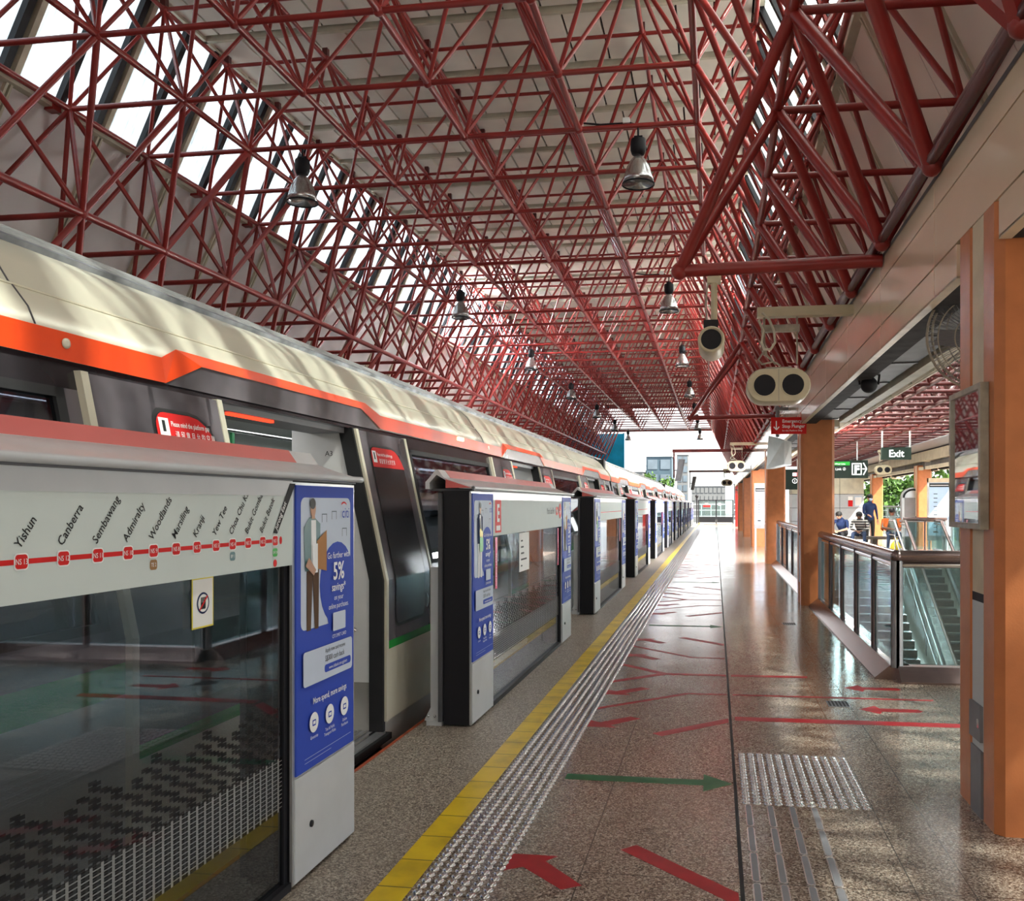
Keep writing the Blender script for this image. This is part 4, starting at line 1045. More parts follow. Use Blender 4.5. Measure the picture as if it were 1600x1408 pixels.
def speaker(y, label, sc=1.0):
    t = thing('twin_loudspeaker', (.55, y, 2.9), label, 'loudspeaker', 'twin loudspeakers on arms over the platform')
    MB().box(.36, 1.17, y - .055, y + .055, 3.03, 3.11, 'speaker_beige').box(.36, 1.17, y - .04, y + .055, 3.045, 3.1, 'pipe_grey').build('arm', t)
    b = MB(); b.box(.40, .72, y - .03, y + .03, 2.90, 2.96, 'pipe_grey'); b.tube((.42, y, 3.05), (.42, y, 2.70), .010, 'pipe_grey', 6); b.tube((.70, y, 3.03), (.70, y, 2.62), .008, 'pipe_grey', 6); b.path([(.40, y, 2.92), (.44, y, 2.70), (.52, y, 2.62)], .010, 'pipe_grey', 6); b.build('hanger', t)
    pts = [(.40, 3.06), (.46, 3.0), (.50, 2.90), (.51, 2.80), (.47, 2.74), (.42, 2.74), (.395, 2.80), (.41, 2.90), (.37, 3.0)]
    MB().path([(x, y - .06, z) for x, z in pts], .011, 'mullion_beige', 8).build('cable', t)
    MB().path([(.42, y - .02, 2.74), (.37, y - .02, 2.66), (.40, y - .02, 2.62), (.50, y - .02, 2.64), (.56, y - .02, 2.60)], .008, 'pipe_grey', 6).build('cable', t)
    cx_, cz, hw, r = .545, 2.44, .125, .150
    ring = []
    for a0, cxx in ((-90, cx_ + hw), (90, cx_ - hw)):
        for i in range(13): tt = R(a0 + 15 * i); ring.append((cxx, cz, tt))
    def loop(rr, yy_): return [(cxx + rr * math.cos(tt), yy_, cz_ + rr * math.sin(tt)) for cxx, cz_, tt in ring]
    b = MB(); n_ = len(ring)
    lev = [(r * .90, y + .32), (r, y + .28), (r, y + .03), (r * .93, y)]
    vs = sum([loop(a, yy_) for a, yy_ in lev], [])
    fs = [(j * n_ + i, j * n_ + (i + 1) % n_, (j + 1) * n_ + (i + 1) % n_, (j + 1) * n_ + i) for j in range(3) for i in range(n_)]
    b.add(vs, fs, 'speaker_beige', True); b.add(loop(r * .93, y), [tuple(range(n_))], 'speaker_beige'); b.add(loop(r * .9, y + .32), [tuple(range(n_))], 'speaker_beige')
    b.box(cx_ - .0015, cx_ + .0015, y - .002, y, cz - r * .92, cz + r * .92, 'mid_grey')
    h = b.build('housing', t)
    for s_ in (-1, 1):
        MB().lathe((cx_ + s_ * (hw - .004), y - .004, cz), [(.103, 0), (.098, -.004), (.093, 0), (.093, .004)], 'speaker_beige', 28, 'y').lathe((cx_ + s_ * (hw - .004), y - .003, cz), [(.0001, -.0), (.094, 0)], 'black', 28, 'y').build('speaker_mouth', h)
    MB().box(.44, .66, y + .05, y + .2, 2.585, 2.605, 'pipe_grey').build('bracket', t)
    return t
sp = speaker(7.95, 'nearest beige twin loudspeaker, on an arm below the red roof frame')
dup(sp, (.05, 18.0, .06), 'second twin loudspeaker, hanging over the middle of the platform')
dup(sp, (0, 35.8, 0), 'farthest small twin loudspeaker on this platform, near the end gate')
dup(sp, (5.05, 23.3, .12), 'twin loudspeaker below the Exit sign across the concourse')
o = dup(sp, (6.75, 29.6, .13), 'farther twin loudspeaker against the sky, right of the Exit sign')

t = thing('wall_fan', (1.45, 5.45, 2.35), 'large round wire-caged fan beside the nearest column', 'fan')
cx_, cy_, cz = 1.46, 5.25, 2.34; n_ = Vector((-.55, -.80, -.25)).normalized()
u_ = n_.cross(Vector((0, 0, 1))).normalized(); w_ = u_.cross(n_)
def ringp(r, d, k=40): return [tuple(Vector((cx_, cy_, cz)) + u_ * r * math.cos(2 * math.pi * i / k) + w_ * r * math.sin(2 * math.pi * i / k) + n_ * d) for i in range(k + 1)]
b = MB()
for r_, d_, th in ((.30, 0, .008), (.305, -.09, .008), (.22, .045, .004), (.12, .06, .004), (.24, -.14, .004)):
    P_ = ringp(r_, d_)
    for a, c_ in zip(P_, P_[1:]): b.tube(a, c_, th, 'pipe_grey', 5, caps=False)
for i in range(64):
    an = 2 * math.pi * i / 64; e1 = u_ * math.cos(an) + w_ * math.sin(an); c0 = Vector((cx_, cy_, cz))
    P_ = [c0 + n_ * .065 + e1 * .05, c0 + n_ * .05 + e1 * .2, c0 + e1 * .30, c0 - n_ * .09 + e1 * .305, c0 - n_ * .15 + e1 * .2, c0 - n_ * .16 + e1 * .08]
    for a, c_ in zip(P_, P_[1:]): b.tube(a, c_, .0018, 'mid_grey', 3, caps=False)
b.build('cage', t)
b = MB()
for i in range(3):
    an = R(120 * i + 20); e1 = u_ * math.cos(an) + w_ * math.sin(an); e2 = n_.cross(e1); c0 = Vector((cx_, cy_, cz)) - n_ * .04
    b.add([c0 + e1 * .04, c0 + e1 * .24 + e2 * .02 + n_ * .02, c0 + e1 * .26 + e2 * .12 - n_ * .02, c0 + e1 * .08 + e2 * .10 - n_ * .03], [(0, 1, 2, 3)], 'mid_grey')
b.tube(c0, c0 - n_ * .16, .06, 'black', 16); b.build('blades', t)
MB().path([(cx_ + .08, cy_ + .13, cz + .05), (1.60, 5.5, 2.5), (1.62, 5.5, 2.86)], .02, 'pipe_grey', 8).build('bracket', t)
dup(t, (-.1, 47.3, -.12), 'far small round fan on the red post near the end gate')

t = thing('spotlight', (1.40, 8.3, 2.55), 'round black spotlight hanging under the concourse edge beam', 'light')
MB().ball((1.36, 8.3, 2.47), .075, 'black', 18, 12).build('head', t)
MB().path([(1.28, 8.3, 2.47), (1.27, 8.3, 2.56), (1.38, 8.3, 2.575), (1.45, 8.3, 2.56), (1.44, 8.3, 2.47)], .010, 'black', 8).build('yoke', t)

def plate_sign(name, x0, x1, y, z0, z1, mat, label, cat, group=None, th=.04):
    t = thing(name, ((x0 + x1) / 2, y, (z0 + z1) / 2), label, cat, group)
    b = MB(); b.box(x0, x1, y, y + th, z0, z1, mat); return t, b, Art(b, (x0, y, z0), (1, 0, 0), UP)
t, b, A = plate_sign('emergency_sign', .76, 1.235, 12.60, 2.37, 2.60, 'sign_red', 'red Emergency Stop Plunger sign jutting from the second column', 'sign')
A.text('Emergency', .15, .155, .066, 'sign_white', 0, 'LEFT', 1, .9); A.text('Stop Plunger', .15, .085, .066, 'sign_white', 0, 'LEFT', 1, .9); A.text('for this Platform Only', .15, .035, .032, 'sign_white', 0, 'LEFT', 0, .95)
A.rect(.063, .077, .06, .18, 'sign_white'); A.line(.035, .10, .072, .058, .014, 'sign_white'); A.line(.109, .10, .072, .058, .014, 'sign_white'); b.build('sign_board', t)
t, b, A = plate_sign('emergency_sign', 1.24, 1.66, 54.9, 2.45, 2.68, 'sign_red', 'tiny far red sign on the red post at the platform end', 'sign')
A.text('Emergency Stop', .06, .12, .05, 'sign_white'); b.build('sign_board', t)
t = thing('monitor', (1.0, 14.8, 2.2), 'tilted silver-cased monitor behind the red emergency sign', 'screen')
MB().tube((1.0, 14.9, 2.5), (1.0, 14.9, 3.0), .03, 'mid_grey', 8).box(.96, 1.17, 14.87, 14.93, 2.93, 2.98, 'mid_grey').build('mount', t)
MB().add([(.80, 14.55, 1.96), (1.10, 14.85, 2.05), (1.10, 14.90, 2.44), (.84, 14.62, 2.50), (.95, 15.0, 1.98), (1.25, 15.2, 2.05), (1.25, 15.2, 2.44), (1.0, 15.05, 2.5)], [(0, 1, 2, 3), (4, 7, 6, 5), (0, 4, 5, 1), (3, 2, 6, 7), (0, 3, 7, 4), (1, 5, 6, 2)], 'silver').build('case', t)
t, b, A = plate_sign('hanging_sign', 2.95, 4.72, 29.0, 2.22, 2.78, 'sign_green', 'long dark hanging sign with a white F and an arrow', 'sign', None, .12)
A.rect(1.28, 1.58, .10, .47, 'sign_lit'); A.rect(1.31, 1.55, .13, .44, 'sign_green'); A.text('F', 1.43, .16, .34, 'sign_lit', 0, 'CENTER', 4, 1)
A.line(1.63, .48, 1.73, .29, .035, 'sign_lit'); A.line(1.63, .10, 1.73, .29, .035, 'sign_lit'); A.line(1.60, .29, 1.71, .29, .03, 'sign_lit')
A.rect(.2, 1.22, .40, .52, 'line_green'); A.text('East-West Line', .62, .425, .075, 'sign_lit'); A.text('Link ②', .78, .25, .11, 'sign_lit'); b.build('sign_board', t)
for x in (3.58, 4.40): MB().tube((x, 29.06, 2.78), (x, 29.06, 3.378), .02, 'light_grey', 8).build('hanger', t)
t, b, A = plate_sign('hanging_sign', 2.95, 4.15, 40.5, 2.05, 2.95, 'sign_green', 'far dark hanging sign with a red line and number one', 'sign', None, .12)
A.rect(.45, .95, .58, .76, 'sign_red'); A.rect(.42, .60, .60, .74, 'sign_lit'); A.disc(.52, .38, .11, 'sign_lit'); A.disc(.52, .38, .09, 'sign_green'); A.text('1', .52, .32, .16, 'sign_lit', 0, 'CENTER'); A.rect(.70, .95, .35, .40, 'sign_lit'); b.build('sign_board', t)
for x in (2.99, 3.58): MB().tube((x, 40.56, 2.95), (x, 40.56, 3.378), .02, 'light_grey', 8).build('hanger', t)
t, b, A = plate_sign('exit_sign', 4.42, 5.19, 25.0, 2.60, 2.93, 'sign_green', 'dark green hanging sign reading Exit', 'sign', None, .12)
A.text('Exit', .385, .075, .27, 'sign_lit', 0, 'CENTER', 1.5, .95); b.build('sign_board', t)
for x in (4.45, 5.17): MB().tube((x, 25.06, 2.93), (x, 25.06, 3.378), .025, 'light_grey', 8).build('hanger', t)

def board(x0, x1, y, z0, z1, label, mat, hz):
    t = thing('map_board', ((x0 + x1) / 2, y, 0), label, 'map board')
    MB().box(x0, x1, y, y + .16, z0, z1, 'light_grey').box(x0, x1, y - .02, y + .16, z1 - .12, z1, 'cream_plaster').box(x0, x1, y - .015, y, z0, z0 + .13, 'mid_grey').build('cabinet', t)
    b = MB(); A = Art(b, (x0, y, z0), (1, 0, 0), UP); w0 = x1 - x0
    A.rect(.03, w0 - .03, .15, z1 - z0 - .14, mat); A.rect(.03, w0 - .03, z1 - z0 - .26, z1 - z0 - .15, 'ink'); A.rect(.05, w0 - .10, z1 - z0 - .22, z1 - z0 - .20, 'sign_white')
    for q in range(10):
        zz = .25 + q * (z1 - z0 - .6) / 10
        A.rect(w0 * .22, w0 * .38, zz, zz + .02, 'ink', 0, .002)
        if hz: A.rect(w0 * .75, w0 * .9, zz, zz + .02, 'ink', 0, .002)
    A.rect(w0 * .2, w0 * .42, .22, .26, 'ink', 0, .0026); b.build('map_panel', t)
    for x in (x0 + .04, x1 - .04): MB().box(x - .025, x + .025, y + .05, y + .10, 0, z0, 'light_grey').build('leg', t)
board(1.21, 1.69, 28.6, .64, 2.06, 'white station map board standing in front of the fourth column', 'ad_pale', 1)
board(6.12, 6.78, 27.2, .35, 2.16, 'pale blue route board across the concourse', 'map_blue', 0)
t = thing('information_pillar', (6.55, 31.3, 0), 'arched grey information pillar left of the pale blue route board', 'pillar')
b = MB(); arc = [(6.90 - .35 + .35 * math.cos(R(q)), 1.62 + .34 * math.sin(R(q))) for q in range(0, 181, 15)]
b.prism([(6.20, 0)] + [(6.90, 0)] + arc, 31.3, 31.6, 'silver'); b.build('body', t)
b = MB().box(6.28, 6.82, 31.28, 31.3, .2, 1.62, 'mid_grey'); b.build('panel', t)
b = MB(); o_ = [(6.55 + .30 * math.cos(R(q)), 31.27, 1.62 + .27 * math.sin(R(q))) for q in range(0, 181, 15)]; b.path(o_, .03, 'black', 6); b.build('arch_trim', t)

# ---------------------------------------------------------------- balustrades around the escalator well
def rail_run(t, p0, p1, posts, first=True):
    d = (Vector(p1) - Vector(p0)); L = d.length; d.normalize(); n_ = Vector((d.y, -d.x, 0))
    def P(s_, o, z): q = Vector(p0) + d * s_ + n_ * o; return (q.x, q.y, z)
    MB().tube(P(0, 0, .985), P(L, 0, .985), .048, 'bronze_steel', 18).build('handrail', t)
    MB().tube(P(0, .0, .915), P(L, 0, .915), .024, 'steel', 12).build('lower_rail', t)
    b = MB(); pr = [(-.10, 0), (.17, 0), (.17, .015), (.05, .115), (-.10, .115)]
    vs = [P(s_, o, z) for s_ in (0, L) for o, z in pr]; k = len(pr)
    b.add(vs, [(i, (i + 1) % k, k + (i + 1) % k, k + i) for i in range(k)] + [tuple(range(k)), tuple(range(k, 2 * k))], 'bronze_steel'); b.build('kick_plate', t)
    for i in range(posts + 1):
        s_ = L * i / posts
        MB().tube(P(s_, 0, .10), P(s_, 0, .95), .046 if i in (0, posts) else .030, 'canopy_silver' if i in (0, posts) else 'bronze_steel', 12).build('post', t)
    for i in range(posts):
        a, c_ = L * i / posts + .045, L * (i + 1) / posts - .045
        b = MB(); vs = [P(s_, o, z) for s_ in (a, c_) for o in (-.006, .006) for z in (.125, .89)]
        b.add(vs, [(0, 1, 3, 2), (4, 6, 7, 5), (0, 4, 5, 1), (2, 3, 7, 6), (0, 2, 6, 4), (1, 5, 7, 3)], 'balustrade_glass'); b.build('glass_panel', t)
t = thing('balustrade', (1.42, 9.9, 0), 'nearest glass balustrade, its rail turning the corner beside the near column', 'balustrade', 'glass balustrades around the escalator well')
rail_run(t, (1.43, 12.55, 0), (1.43, 7.42, 0), 5)
rail_run(t, (1.43, 7.42, 0), (6.2, 7.42, 0), 4)
MB().ball((1.43, 7.42, .985), .052, 'bronze_steel', 16, 10).build('corner_elbow', t)
t = thing('balustrade', (1.42, 17, 0), 'farther glass balustrade just beyond the second orange column', 'balustrade', 'glass balustrades around the escalator well')
rail_run(t, (1.43, 21.0, 0), (1.43, 13.30, 0), 6)
t = thing('balustrade', (6.3, 25.9, 0), 'glass balustrade across the far end of the escalator well', 'balustrade', 'glass balustrades around the escalator well')
rail_run(t, (5.25, 26.35, 0), (6.42, 26.35, 0), 2)
t = thing('balustrade', (6.45, 17, 0), 'long glass balustrade on the opposite side of the escalator well', 'balustrade', 'glass balustrades around the escalator well')
rail_run(t, (6.46, 7.6, 0), (6.46, 25.9, 0), 9)
# stairs and escalator going down towards the camera
t = thing('staircase', (3.2, 20, -2.6), 'wide grey staircase going down inside the balustrades', 'stairs')
b = MB()
for k in range(31):
    y = 25.8 - .30 * k; z = -.173 * (k + 1)
    b.box(1.75, 4.75, y - .30, y, z - .20, z, 'stair_grey'); b.box(1.75, 4.75, y - .30, y - .26, z - .001, z + .003, 'dark_grey')
b.build('steps', t)
def slope(x, off, r, mat, nm, par):
    MB().path([(x, 26.2, off), (x, 25.5, off), (x, 16.5, off - .577 * 9.0)], r, mat, 10).build(nm, par)
for x in (1.85, 4.85): slope(x, .95, .03, 'steel', 'handrail', t); slope(x, .55, .02, 'steel', 'lower_rail', t)
b = MB()
for k in range(8):
    y = 25.4 - 1.2 * k
    for x in (1.85, 4.85): b.tube((x, y, -.577 * (25.5 - y)), (x, y, .95 - .577 * (25.5 - y)), .018, 'steel', 8)
b.build('baluster', t)
t = thing('escalator', (5.6, 20, -2.6), 'escalator with dark handrails beside the grey staircase', 'escalator')
b = MB()
for k in range(30): b.box(5.30, 5.95, 25.5 - .30 * (k + 1), 25.5 - .30 * k, -.173 * (k + 1) - .15, -.173 * (k + 1), 'dark_grey')
b.build('steps', t)
for x in (5.15, 6.08):
    slope(x, .93, .042, 'bronze_steel', 'handrail', t)
    b = MB(); b.add([(x, 26.1, .85), (x, 25.5, .85), (x, 16.5, .85 - 5.19), (x, 16.5, -5.4), (x, 25.5, -.15), (x, 26.1, -.15)], [(0, 1, 4, 5), (1, 2, 3, 4)], 'balustrade_glass'); b.build('side_glass', t)
    slope(x, .84, .018, 'steel', 'rail_trim', t); slope(x, .12, .05, 'mid_grey', 'skirt', t)

# ---------------------------------------------------------------- people
def figure(label, base, face, J, cols, group=None, hair='hair', mask=False, carry=None):
    """J: joint dict in local metres (x right, y forward, z up); one skinned continuous body"""
    t = thing('person', base, label, 'person', group); t.rotation_euler = (0, 0, R(face))
    top, leg, skin, shoe = cols
    names = []; co = []; ed = []; rad = []; em = []
    def V(p, r): co.append(Vector(p)); rad.append(r); return len(co) - 1
    def E(a, b_, m): ed.append((a, b_)); em.append(m)
    pel = V(J['pelvis'], .135); ch = V(J['chest'], .150); nb = V(J['neck'], .075); nk = V(Vector(J['neck']) + (Vector(J['head']) - Vector(J['neck'])) * .35, .055)
    hd = V(J['head'], .088); ht = V(Vector(J['head']) + Vector((0, 0, .08)), .075)
    E(pel, ch, top); E(ch, nb, top); E(nb, nk, skin); E(nk, hd, skin); E(hd, ht, skin)
    for s_ in (-1, 1):
        k = 'L' if s_ < 0 else 'R'
        sh = V(J['sh' + k], .062); el = V(J['el' + k], .045); wr = V(J['wr' + k], .028)
        E(ch, sh, top); E(sh, el, top); E(el, wr, J.get('sleeve', top))
        d = (Vector(J['wr' + k]) - Vector(J['el' + k])).normalized(); pm = V(Vector(J['wr' + k]) + d * .07, .030); E(wr, pm, skin)
        side = d.cross(Vector((0, 0, 1))).normalized() if abs(d.z) < .95 else Vector((1, 0, 0))
        for q, (o_, l_) in enumerate(((-.028, .060), (-.010, .072), (.010, .068), (.028, .052))):
            a = V(Vector(J['wr' + k]) + d * .085 + side * o_, .010); b_ = V(Vector(J['wr' + k]) + d * (.085 + l_ * .6) + side * o_ + Vector((0, 0, -.008)), .009); c_ = V(Vector(J['wr' + k]) + d * (.085 + l_ * .9) + side * o_ + Vector((0, 0, -.03)), .008)
            E(pm, a, skin); E(a, b_, skin); E(b_, c_, skin)
        a = V(Vector(J['wr' + k]) + d * .045 - side * s_ * .04, .011); b_ = V(Vector(J['wr' + k]) + d * .08 - side * s_ * .055, .009); E(pm, a, skin); E(a, b_, skin)
        hp = V(J['hp' + k], .095); kn = V(J['kn' + k], .062); an = V(J['an' + k], .042); f_ = V(Vector(J['an' + k]) + Vector((0, .06, -.055)), .040); tt = V(Vector(J['an' + k]) + Vector((0, .19, -.06)), .032)
        E(pel, hp, leg); E(hp, kn, leg); E(kn, an, leg); E(an, f_, shoe); E(f_, tt, shoe)
    me = bpy.data.meshes.new('body'); me.from_pydata(co, ed, []); o = bpy.data.objects.new('body_tmp', me); C.objects.link(o)
    sk = o.modifiers.new('s', 'SKIN'); sk.use_smooth_shade = True
    for i, r_ in enumerate(rad): me.skin_vertices[0].data[i].radius = (r_, r_ * (.78 if i in (0, 1) else 1)); me.skin_vertices[0].data[i].use_root = (i == 0)
    o.modifiers.new('u', 'SUBSURF').levels = 1
    bpy.context.view_layer.update()
    m2 = bpy.data.meshes.new_from_object(o.evaluated_get(bpy.context.evaluated_depsgraph_get())); bpy.data.objects.remove(o)
    ms = []; [ms.append(m) for m in em if m not in ms]
    m2.materials.clear(); [m2.materials.append(MATS[m]) for m in ms]
    for p in m2.polygons:
        c_ = p.center; best = None
        for (a, b_), m in zip(ed, em):
            A_, B_ = co[a], co[b_]; ab = B_ - A_; u = max(0, min(1, (c_ - A_).dot(ab) / ab.length_squared)); dd = (A_ + ab * u - c_).length - (rad[a] + (rad[b_] - rad[a]) * u)
            if best is None or dd < best[0]: best = (dd, m)
        p.material_index = ms.index(best[1]); p.use_smooth = True
    bo = bpy.data.objects.new('body', m2); C.objects.link(bo); bo.parent = t
    ORG[t.name] = (0, 0, 0)
    H_ = Vector(J['head'])
    b = MB(); b.ball((H_.x, H_.y - .015, H_.z + .055), .105, hair, 14, 9, (.92, 1.02, .85)); b.build('hair', t)
    for q in (-1, 1): MB().ball((H_.x + q * .032, H_.y + .088, H_.z + .01), .012, 'black', 8, 5).build('eye', t); MB().ball((H_.x + q * .088, H_.y, H_.z), .022, skin, 8, 5, (.5, .8, 1.3)).build('ear', t)
    b = MB(); b.ball((H_.x, H_.y + .105, H_.z - .015), .016, skin, 8, 5, (.8, 1, 1.4)); b.build('nose', t); b = MB(); b.tube((H_.x - .022, H_.y + .090, H_.z - .05), (H_.x + .022, H_.y + .090, H_.z - .05), .006, 'sticker_red', 6)
    b.build('mouth', t)
    if mask: MB().ball((H_.x, H_.y + .05, H_.z - .04), .062, 'map_blue', 12, 8, (.95, .9, .85)).build('face_mask', t)
    return t
SIT = dict(pelvis=(0, 0, .56), chest=(0, .03, .84), neck=(0, .05, 1.02), head=(0, .09, 1.16), shL=(-.19, .03, .95), shR=(.19, .03, .95), elL=(-.27, .06, .70), elR=(.27, .08, .70), wrL=(-.12, .28, .66), wrR=(.10, .30, .68),
           hpL=(-.10, .06, .53), hpR=(.10, .06, .53), knL=(-.16, .44, .54), knR=(.16, .44, .54), anL=(-.17, .42, .10), anR=(.20, .50, .10))
LEAN = dict(SIT, chest=(0, .12, .83), neck=(0, .22, .98), head=(0, .32, 1.05), shL=(-.19, .15, .92), shR=(.19, .15, .92), elL=(-.25, .26, .68), elR=(.25, .26, .68), wrL=(-.08, .40, .62), wrR=(.08, .42, .62))
STAND = dict(pelvis=(0, 0, .95), chest=(0, .0, 1.26), neck=(0, .01, 1.46), head=(0, .03, 1.60), shL=(-.19, 0, 1.40), shR=(.19, 0, 1.40), elL=(-.24, .02, 1.12), elR=(.24, .04, 1.12), wrL=(-.22, .12, .90), wrR=(.18, .22, 1.05),
             hpL=(-.10, 0, .90), hpR=(.10, 0, .90), knL=(-.11, .02, .50), knR=(.11, .04, .50), anL=(-.11, 0, .10), anR=(.12, .02, .10))
t = thing('bench', (4.6, 27.5, 0), 'long dark stone bench the seated people sit on', 'bench')
MB().box(3.3, 5.75, 27.35, 27.95, .36, .44, 'bench_stone').build('seat', t)
for x in (3.5, 4.6, 5.5): MB().box(x, x + .15, 27.45, 27.85, 0, .36, 'bench_stone').build('leg', t)
VEST = figure('seated person with an orange vest and a teal shirt, knees apart', (5.16, 27.55, 0), 180, dict(SIT, sleeve='dark_skin'), ('shirt_grey', 'denim', 'dark_skin', 'white_paint'))
figure('seated person in a black and white striped top, leaning forward', (4.25, 27.45, 0), 165, LEAN, ('striped_knit', 'denim', 'dark_skin', 'black'))
figure('seated person in dark clothes beside the second orange column', (3.75, 27.45, 0), 150, dict(LEAN, sleeve='skin'), ('jacket_navy', 'black_rubber', 'skin', 'black'))
figure('standing person in a navy hooded jacket with a face mask', (5.0, 30.4, 0), 200, STAND, ('jacket_navy', 'black_rubber', 'skin', 'black'), mask=True)
figure('person in a white shirt standing inside the nearest open train door', (-2.78, 6.05, 0), 240, dict(STAND, sleeve='dark_skin'), ('white_paint', 'black_rubber', 'dark_skin', 'black'))
figure('person in a pale top at the right edge, beyond the opposite balustrade', (7.02, 26.9, 0), 100, STAND, ('cream_plaster', 'orange_cloth', 'dark_skin', 'black'))
for s_ in (-1, 1):
    b = MB(); b.add([(s_ * .10, .17, .98), (s_ * .24, .12, .98), (s_ * .28, .10, .68), (s_ * .19, .20, .60), (s_ * .12, -.12, 1.0), (s_ * .26, -.13, .96), (s_ * .30, -.12, .66), (s_ * .20, -.18, .58)], [(0, 1, 2, 3), (4, 7, 6, 5), (1, 5, 6, 2), (0, 4, 5, 1)], 'orange_cloth')
    o = b.build('vest_front', VEST); o.location = (0, 0, 0); o['label'] = 'orange vest side hanging open'
b = MB(); b.lathe((5.12, 26.74, 0), [(.0001, .0), (.12, .01), (.16, .12), (.12, .26), (.05, .34), (.03, .36), (.06, .42)], 'yellow_plastic', 9)
b.build('plastic_bag', at=(5.12, 26.74, 0), label='yellow plastic bag on the floor between the seated person\'s feet', category='bag')

# ---------------------------------------------------------------- across the concourse and outside
t = thing('lift_shaft', (5.0, 40.8, 0), 'pale grey panelled lift shaft with red and white notices', 'lift shaft')
b = MB()
for z0, z1 in ((0, .62), (.64, 1.22), (1.24, 1.84), (1.86, 2.6)):
    for x in (3.4, 4.45, 5.5): b.box(x, x + 1.03, 41.2, 42.8, z0, z1, 'mullion_beige' if z0 > 1.8 else 'light_grey')
b.box(3.42, 6.5, 41.25, 42.75, 0, 2.6, 'black'); b.build('wall_cladding', t)
b = MB(); A = Art(b, (5.85, 41.19, 1.3), (1, 0, 0), UP); A.rect(0, .2, 0, .45, 'sign_white'); A.rect(0, .2, 0, .28, 'sign_red'); A.rect(.28, .60, 0, .45, 'map_blue'); A.rect(.30, .58, .03, .42, 'paper'); b.build('notice', t)
t = thing('small_notice', (6.85, 31.0, 1.8), 'small framed notice on the opposite orange column', 'notice')
b = MB(); b.box(6.70, 7.0, 30.98, 31.0, 1.55, 2.05, 'mid_grey'); A = Art(b, (6.72, 30.979, 1.57), (1, 0, 0), UP); A.rect(0, .26, 0, .46, 'paper'); b.build('frame', t)
b = MB()
for y in [8 + 2.0 * k for k in range(30)]: b.box(9.15, 9.2, y, y + .05, 0, 1.3, 'dark_grey')
b.box(9.14, 9.2, 6, 68, 1.25, 1.32, 'dark_grey'); b.box(9.16, 9.18, 6, 68, .1, 1.2, 'clear_glass')
b.build('platform_screen', at=(9.17, 37, 0), label='far row of glass platform screens on the opposite platform edge', category='platform screen')
MB().box(-400, 400, -60, 900, -8.2, -8, 'building_white').build('ground', **S)

def tree(x, y, z, h, r, label, n=2600, sd=1):
    rnd = random.Random(sd); t = thing('tree', (x, y, z), label, 'tree', 'trees outside the station')
    b = MB(); b.tube((x, y, z), (x, y, z + h * .6), r * .07, 'bark', 10, r * .04)
    for k in range(9):
        an = k * 2.4; b.tube((x, y, z + h * (.35 + .03 * k)), (x + r * .6 * math.cos(an), y + r * .6 * math.sin(an), z + h * (.6 + .03 * k)), r * .03, 'bark', 6, r * .01)
    b.build('trunk', t)
    cl = [(rnd.uniform(-.75, .75) * r, rnd.uniform(-.75, .75) * r, h * rnd.uniform(.52, .95), r * rnd.uniform(.28, .45)) for _ in range(16)]
    b = MB(); vs = []; fs = []
    for k in range(n):
        c_ = cl[k % len(cl)]; d = Vector((rnd.gauss(0, 1), rnd.gauss(0, 1), rnd.gauss(0, .8))).normalized() * c_[3] * rnd.uniform(.6, 1.05)
        p = Vector((x + c_[0], y + c_[1], z + c_[2])) + d; s_ = r * .075 * rnd.uniform(.6, 1.3)
        u = Vector((rnd.gauss(0, 1), rnd.gauss(0, 1), rnd.gauss(0, 1))).normalized() * s_; v_ = u.cross(Vector((rnd.gauss(0, 1), rnd.gauss(0, 1), rnd.gauss(0, 1)))).normalized() * s_ * .6
        i = len(vs); vs += [p - u, p + v_, p + u, p - v_]; fs.append((i, i + 1, i + 2, i + 3))
    b.add(vs, fs, 'foliage'); b.build('crown', t)
tree(-7.6, 118, -8, 13.4, 2.6, 'round green tree above the train roof, in front of the blocks', 2600, 3)
tree(13.2, 80, -8, 10.6, 2.4, 'green tree behind the opposite column, left of the grey pillar', 2600, 5)
tree(13.6, 66, -8, 11.8, 3.2, 'broad green tree behind the arched grey pillar', 3200, 6)
tree(12.6, 45, -8, 11.6, 2.8, 'green tree at the right, above the pale blue route board', 2600, 8)
def block(x0, x1, y, z1, label, wall, glass, nx, nz, z0=-8, d=10):
    t = thing('building', ((x0 + x1) / 2, y, z0), label, 'building', 'buildings beyond the tracks')
    MB().box(x0, x1, y, y + d, z0, z1, wall).build('wall', t)
    MB().box(x0 - .2, x1 + .2, y - .2, y + d, z1, z1 + .5, 'light_grey').build('roof', t)
    sx_, sz_ = (x1 - x0) / nx, (z1 - 2) / nz
    for i in range(nx):
        for k in range(nz): MB().box(x0 + sx_ * (i + .12), x0 + sx_ * (i + .88), y - .1, y, 2 + sz_ * (k + .15), 2 + sz_ * (k + .8), glass).build('window', t)
block(-13.8, -8.7, 180, 11.0, 'blue-grey apartment block framed by the hall roof', 'building_blue', 'building_glass', 2, 3)
block(-19.5, -14.2, 176, 7.8, 'low pale building left of the blue-grey block', 'building_white', 'building_glass', 4, 2)
block(-10.6, -7.6, 250, 15.2, 'slim white tower block right of the green tree', 'building_white', 'building_glass', 2, 5)
block(-6.0, 2.5, 230, 6.0, 'long pale building behind the end gate', 'building_white', 'building_white', 8, 2)
block(3.2, 9.0, 150, 4.8, 'pale building glimpsed right of the end gate', 'building_white', 'building_glass', 5, 2)
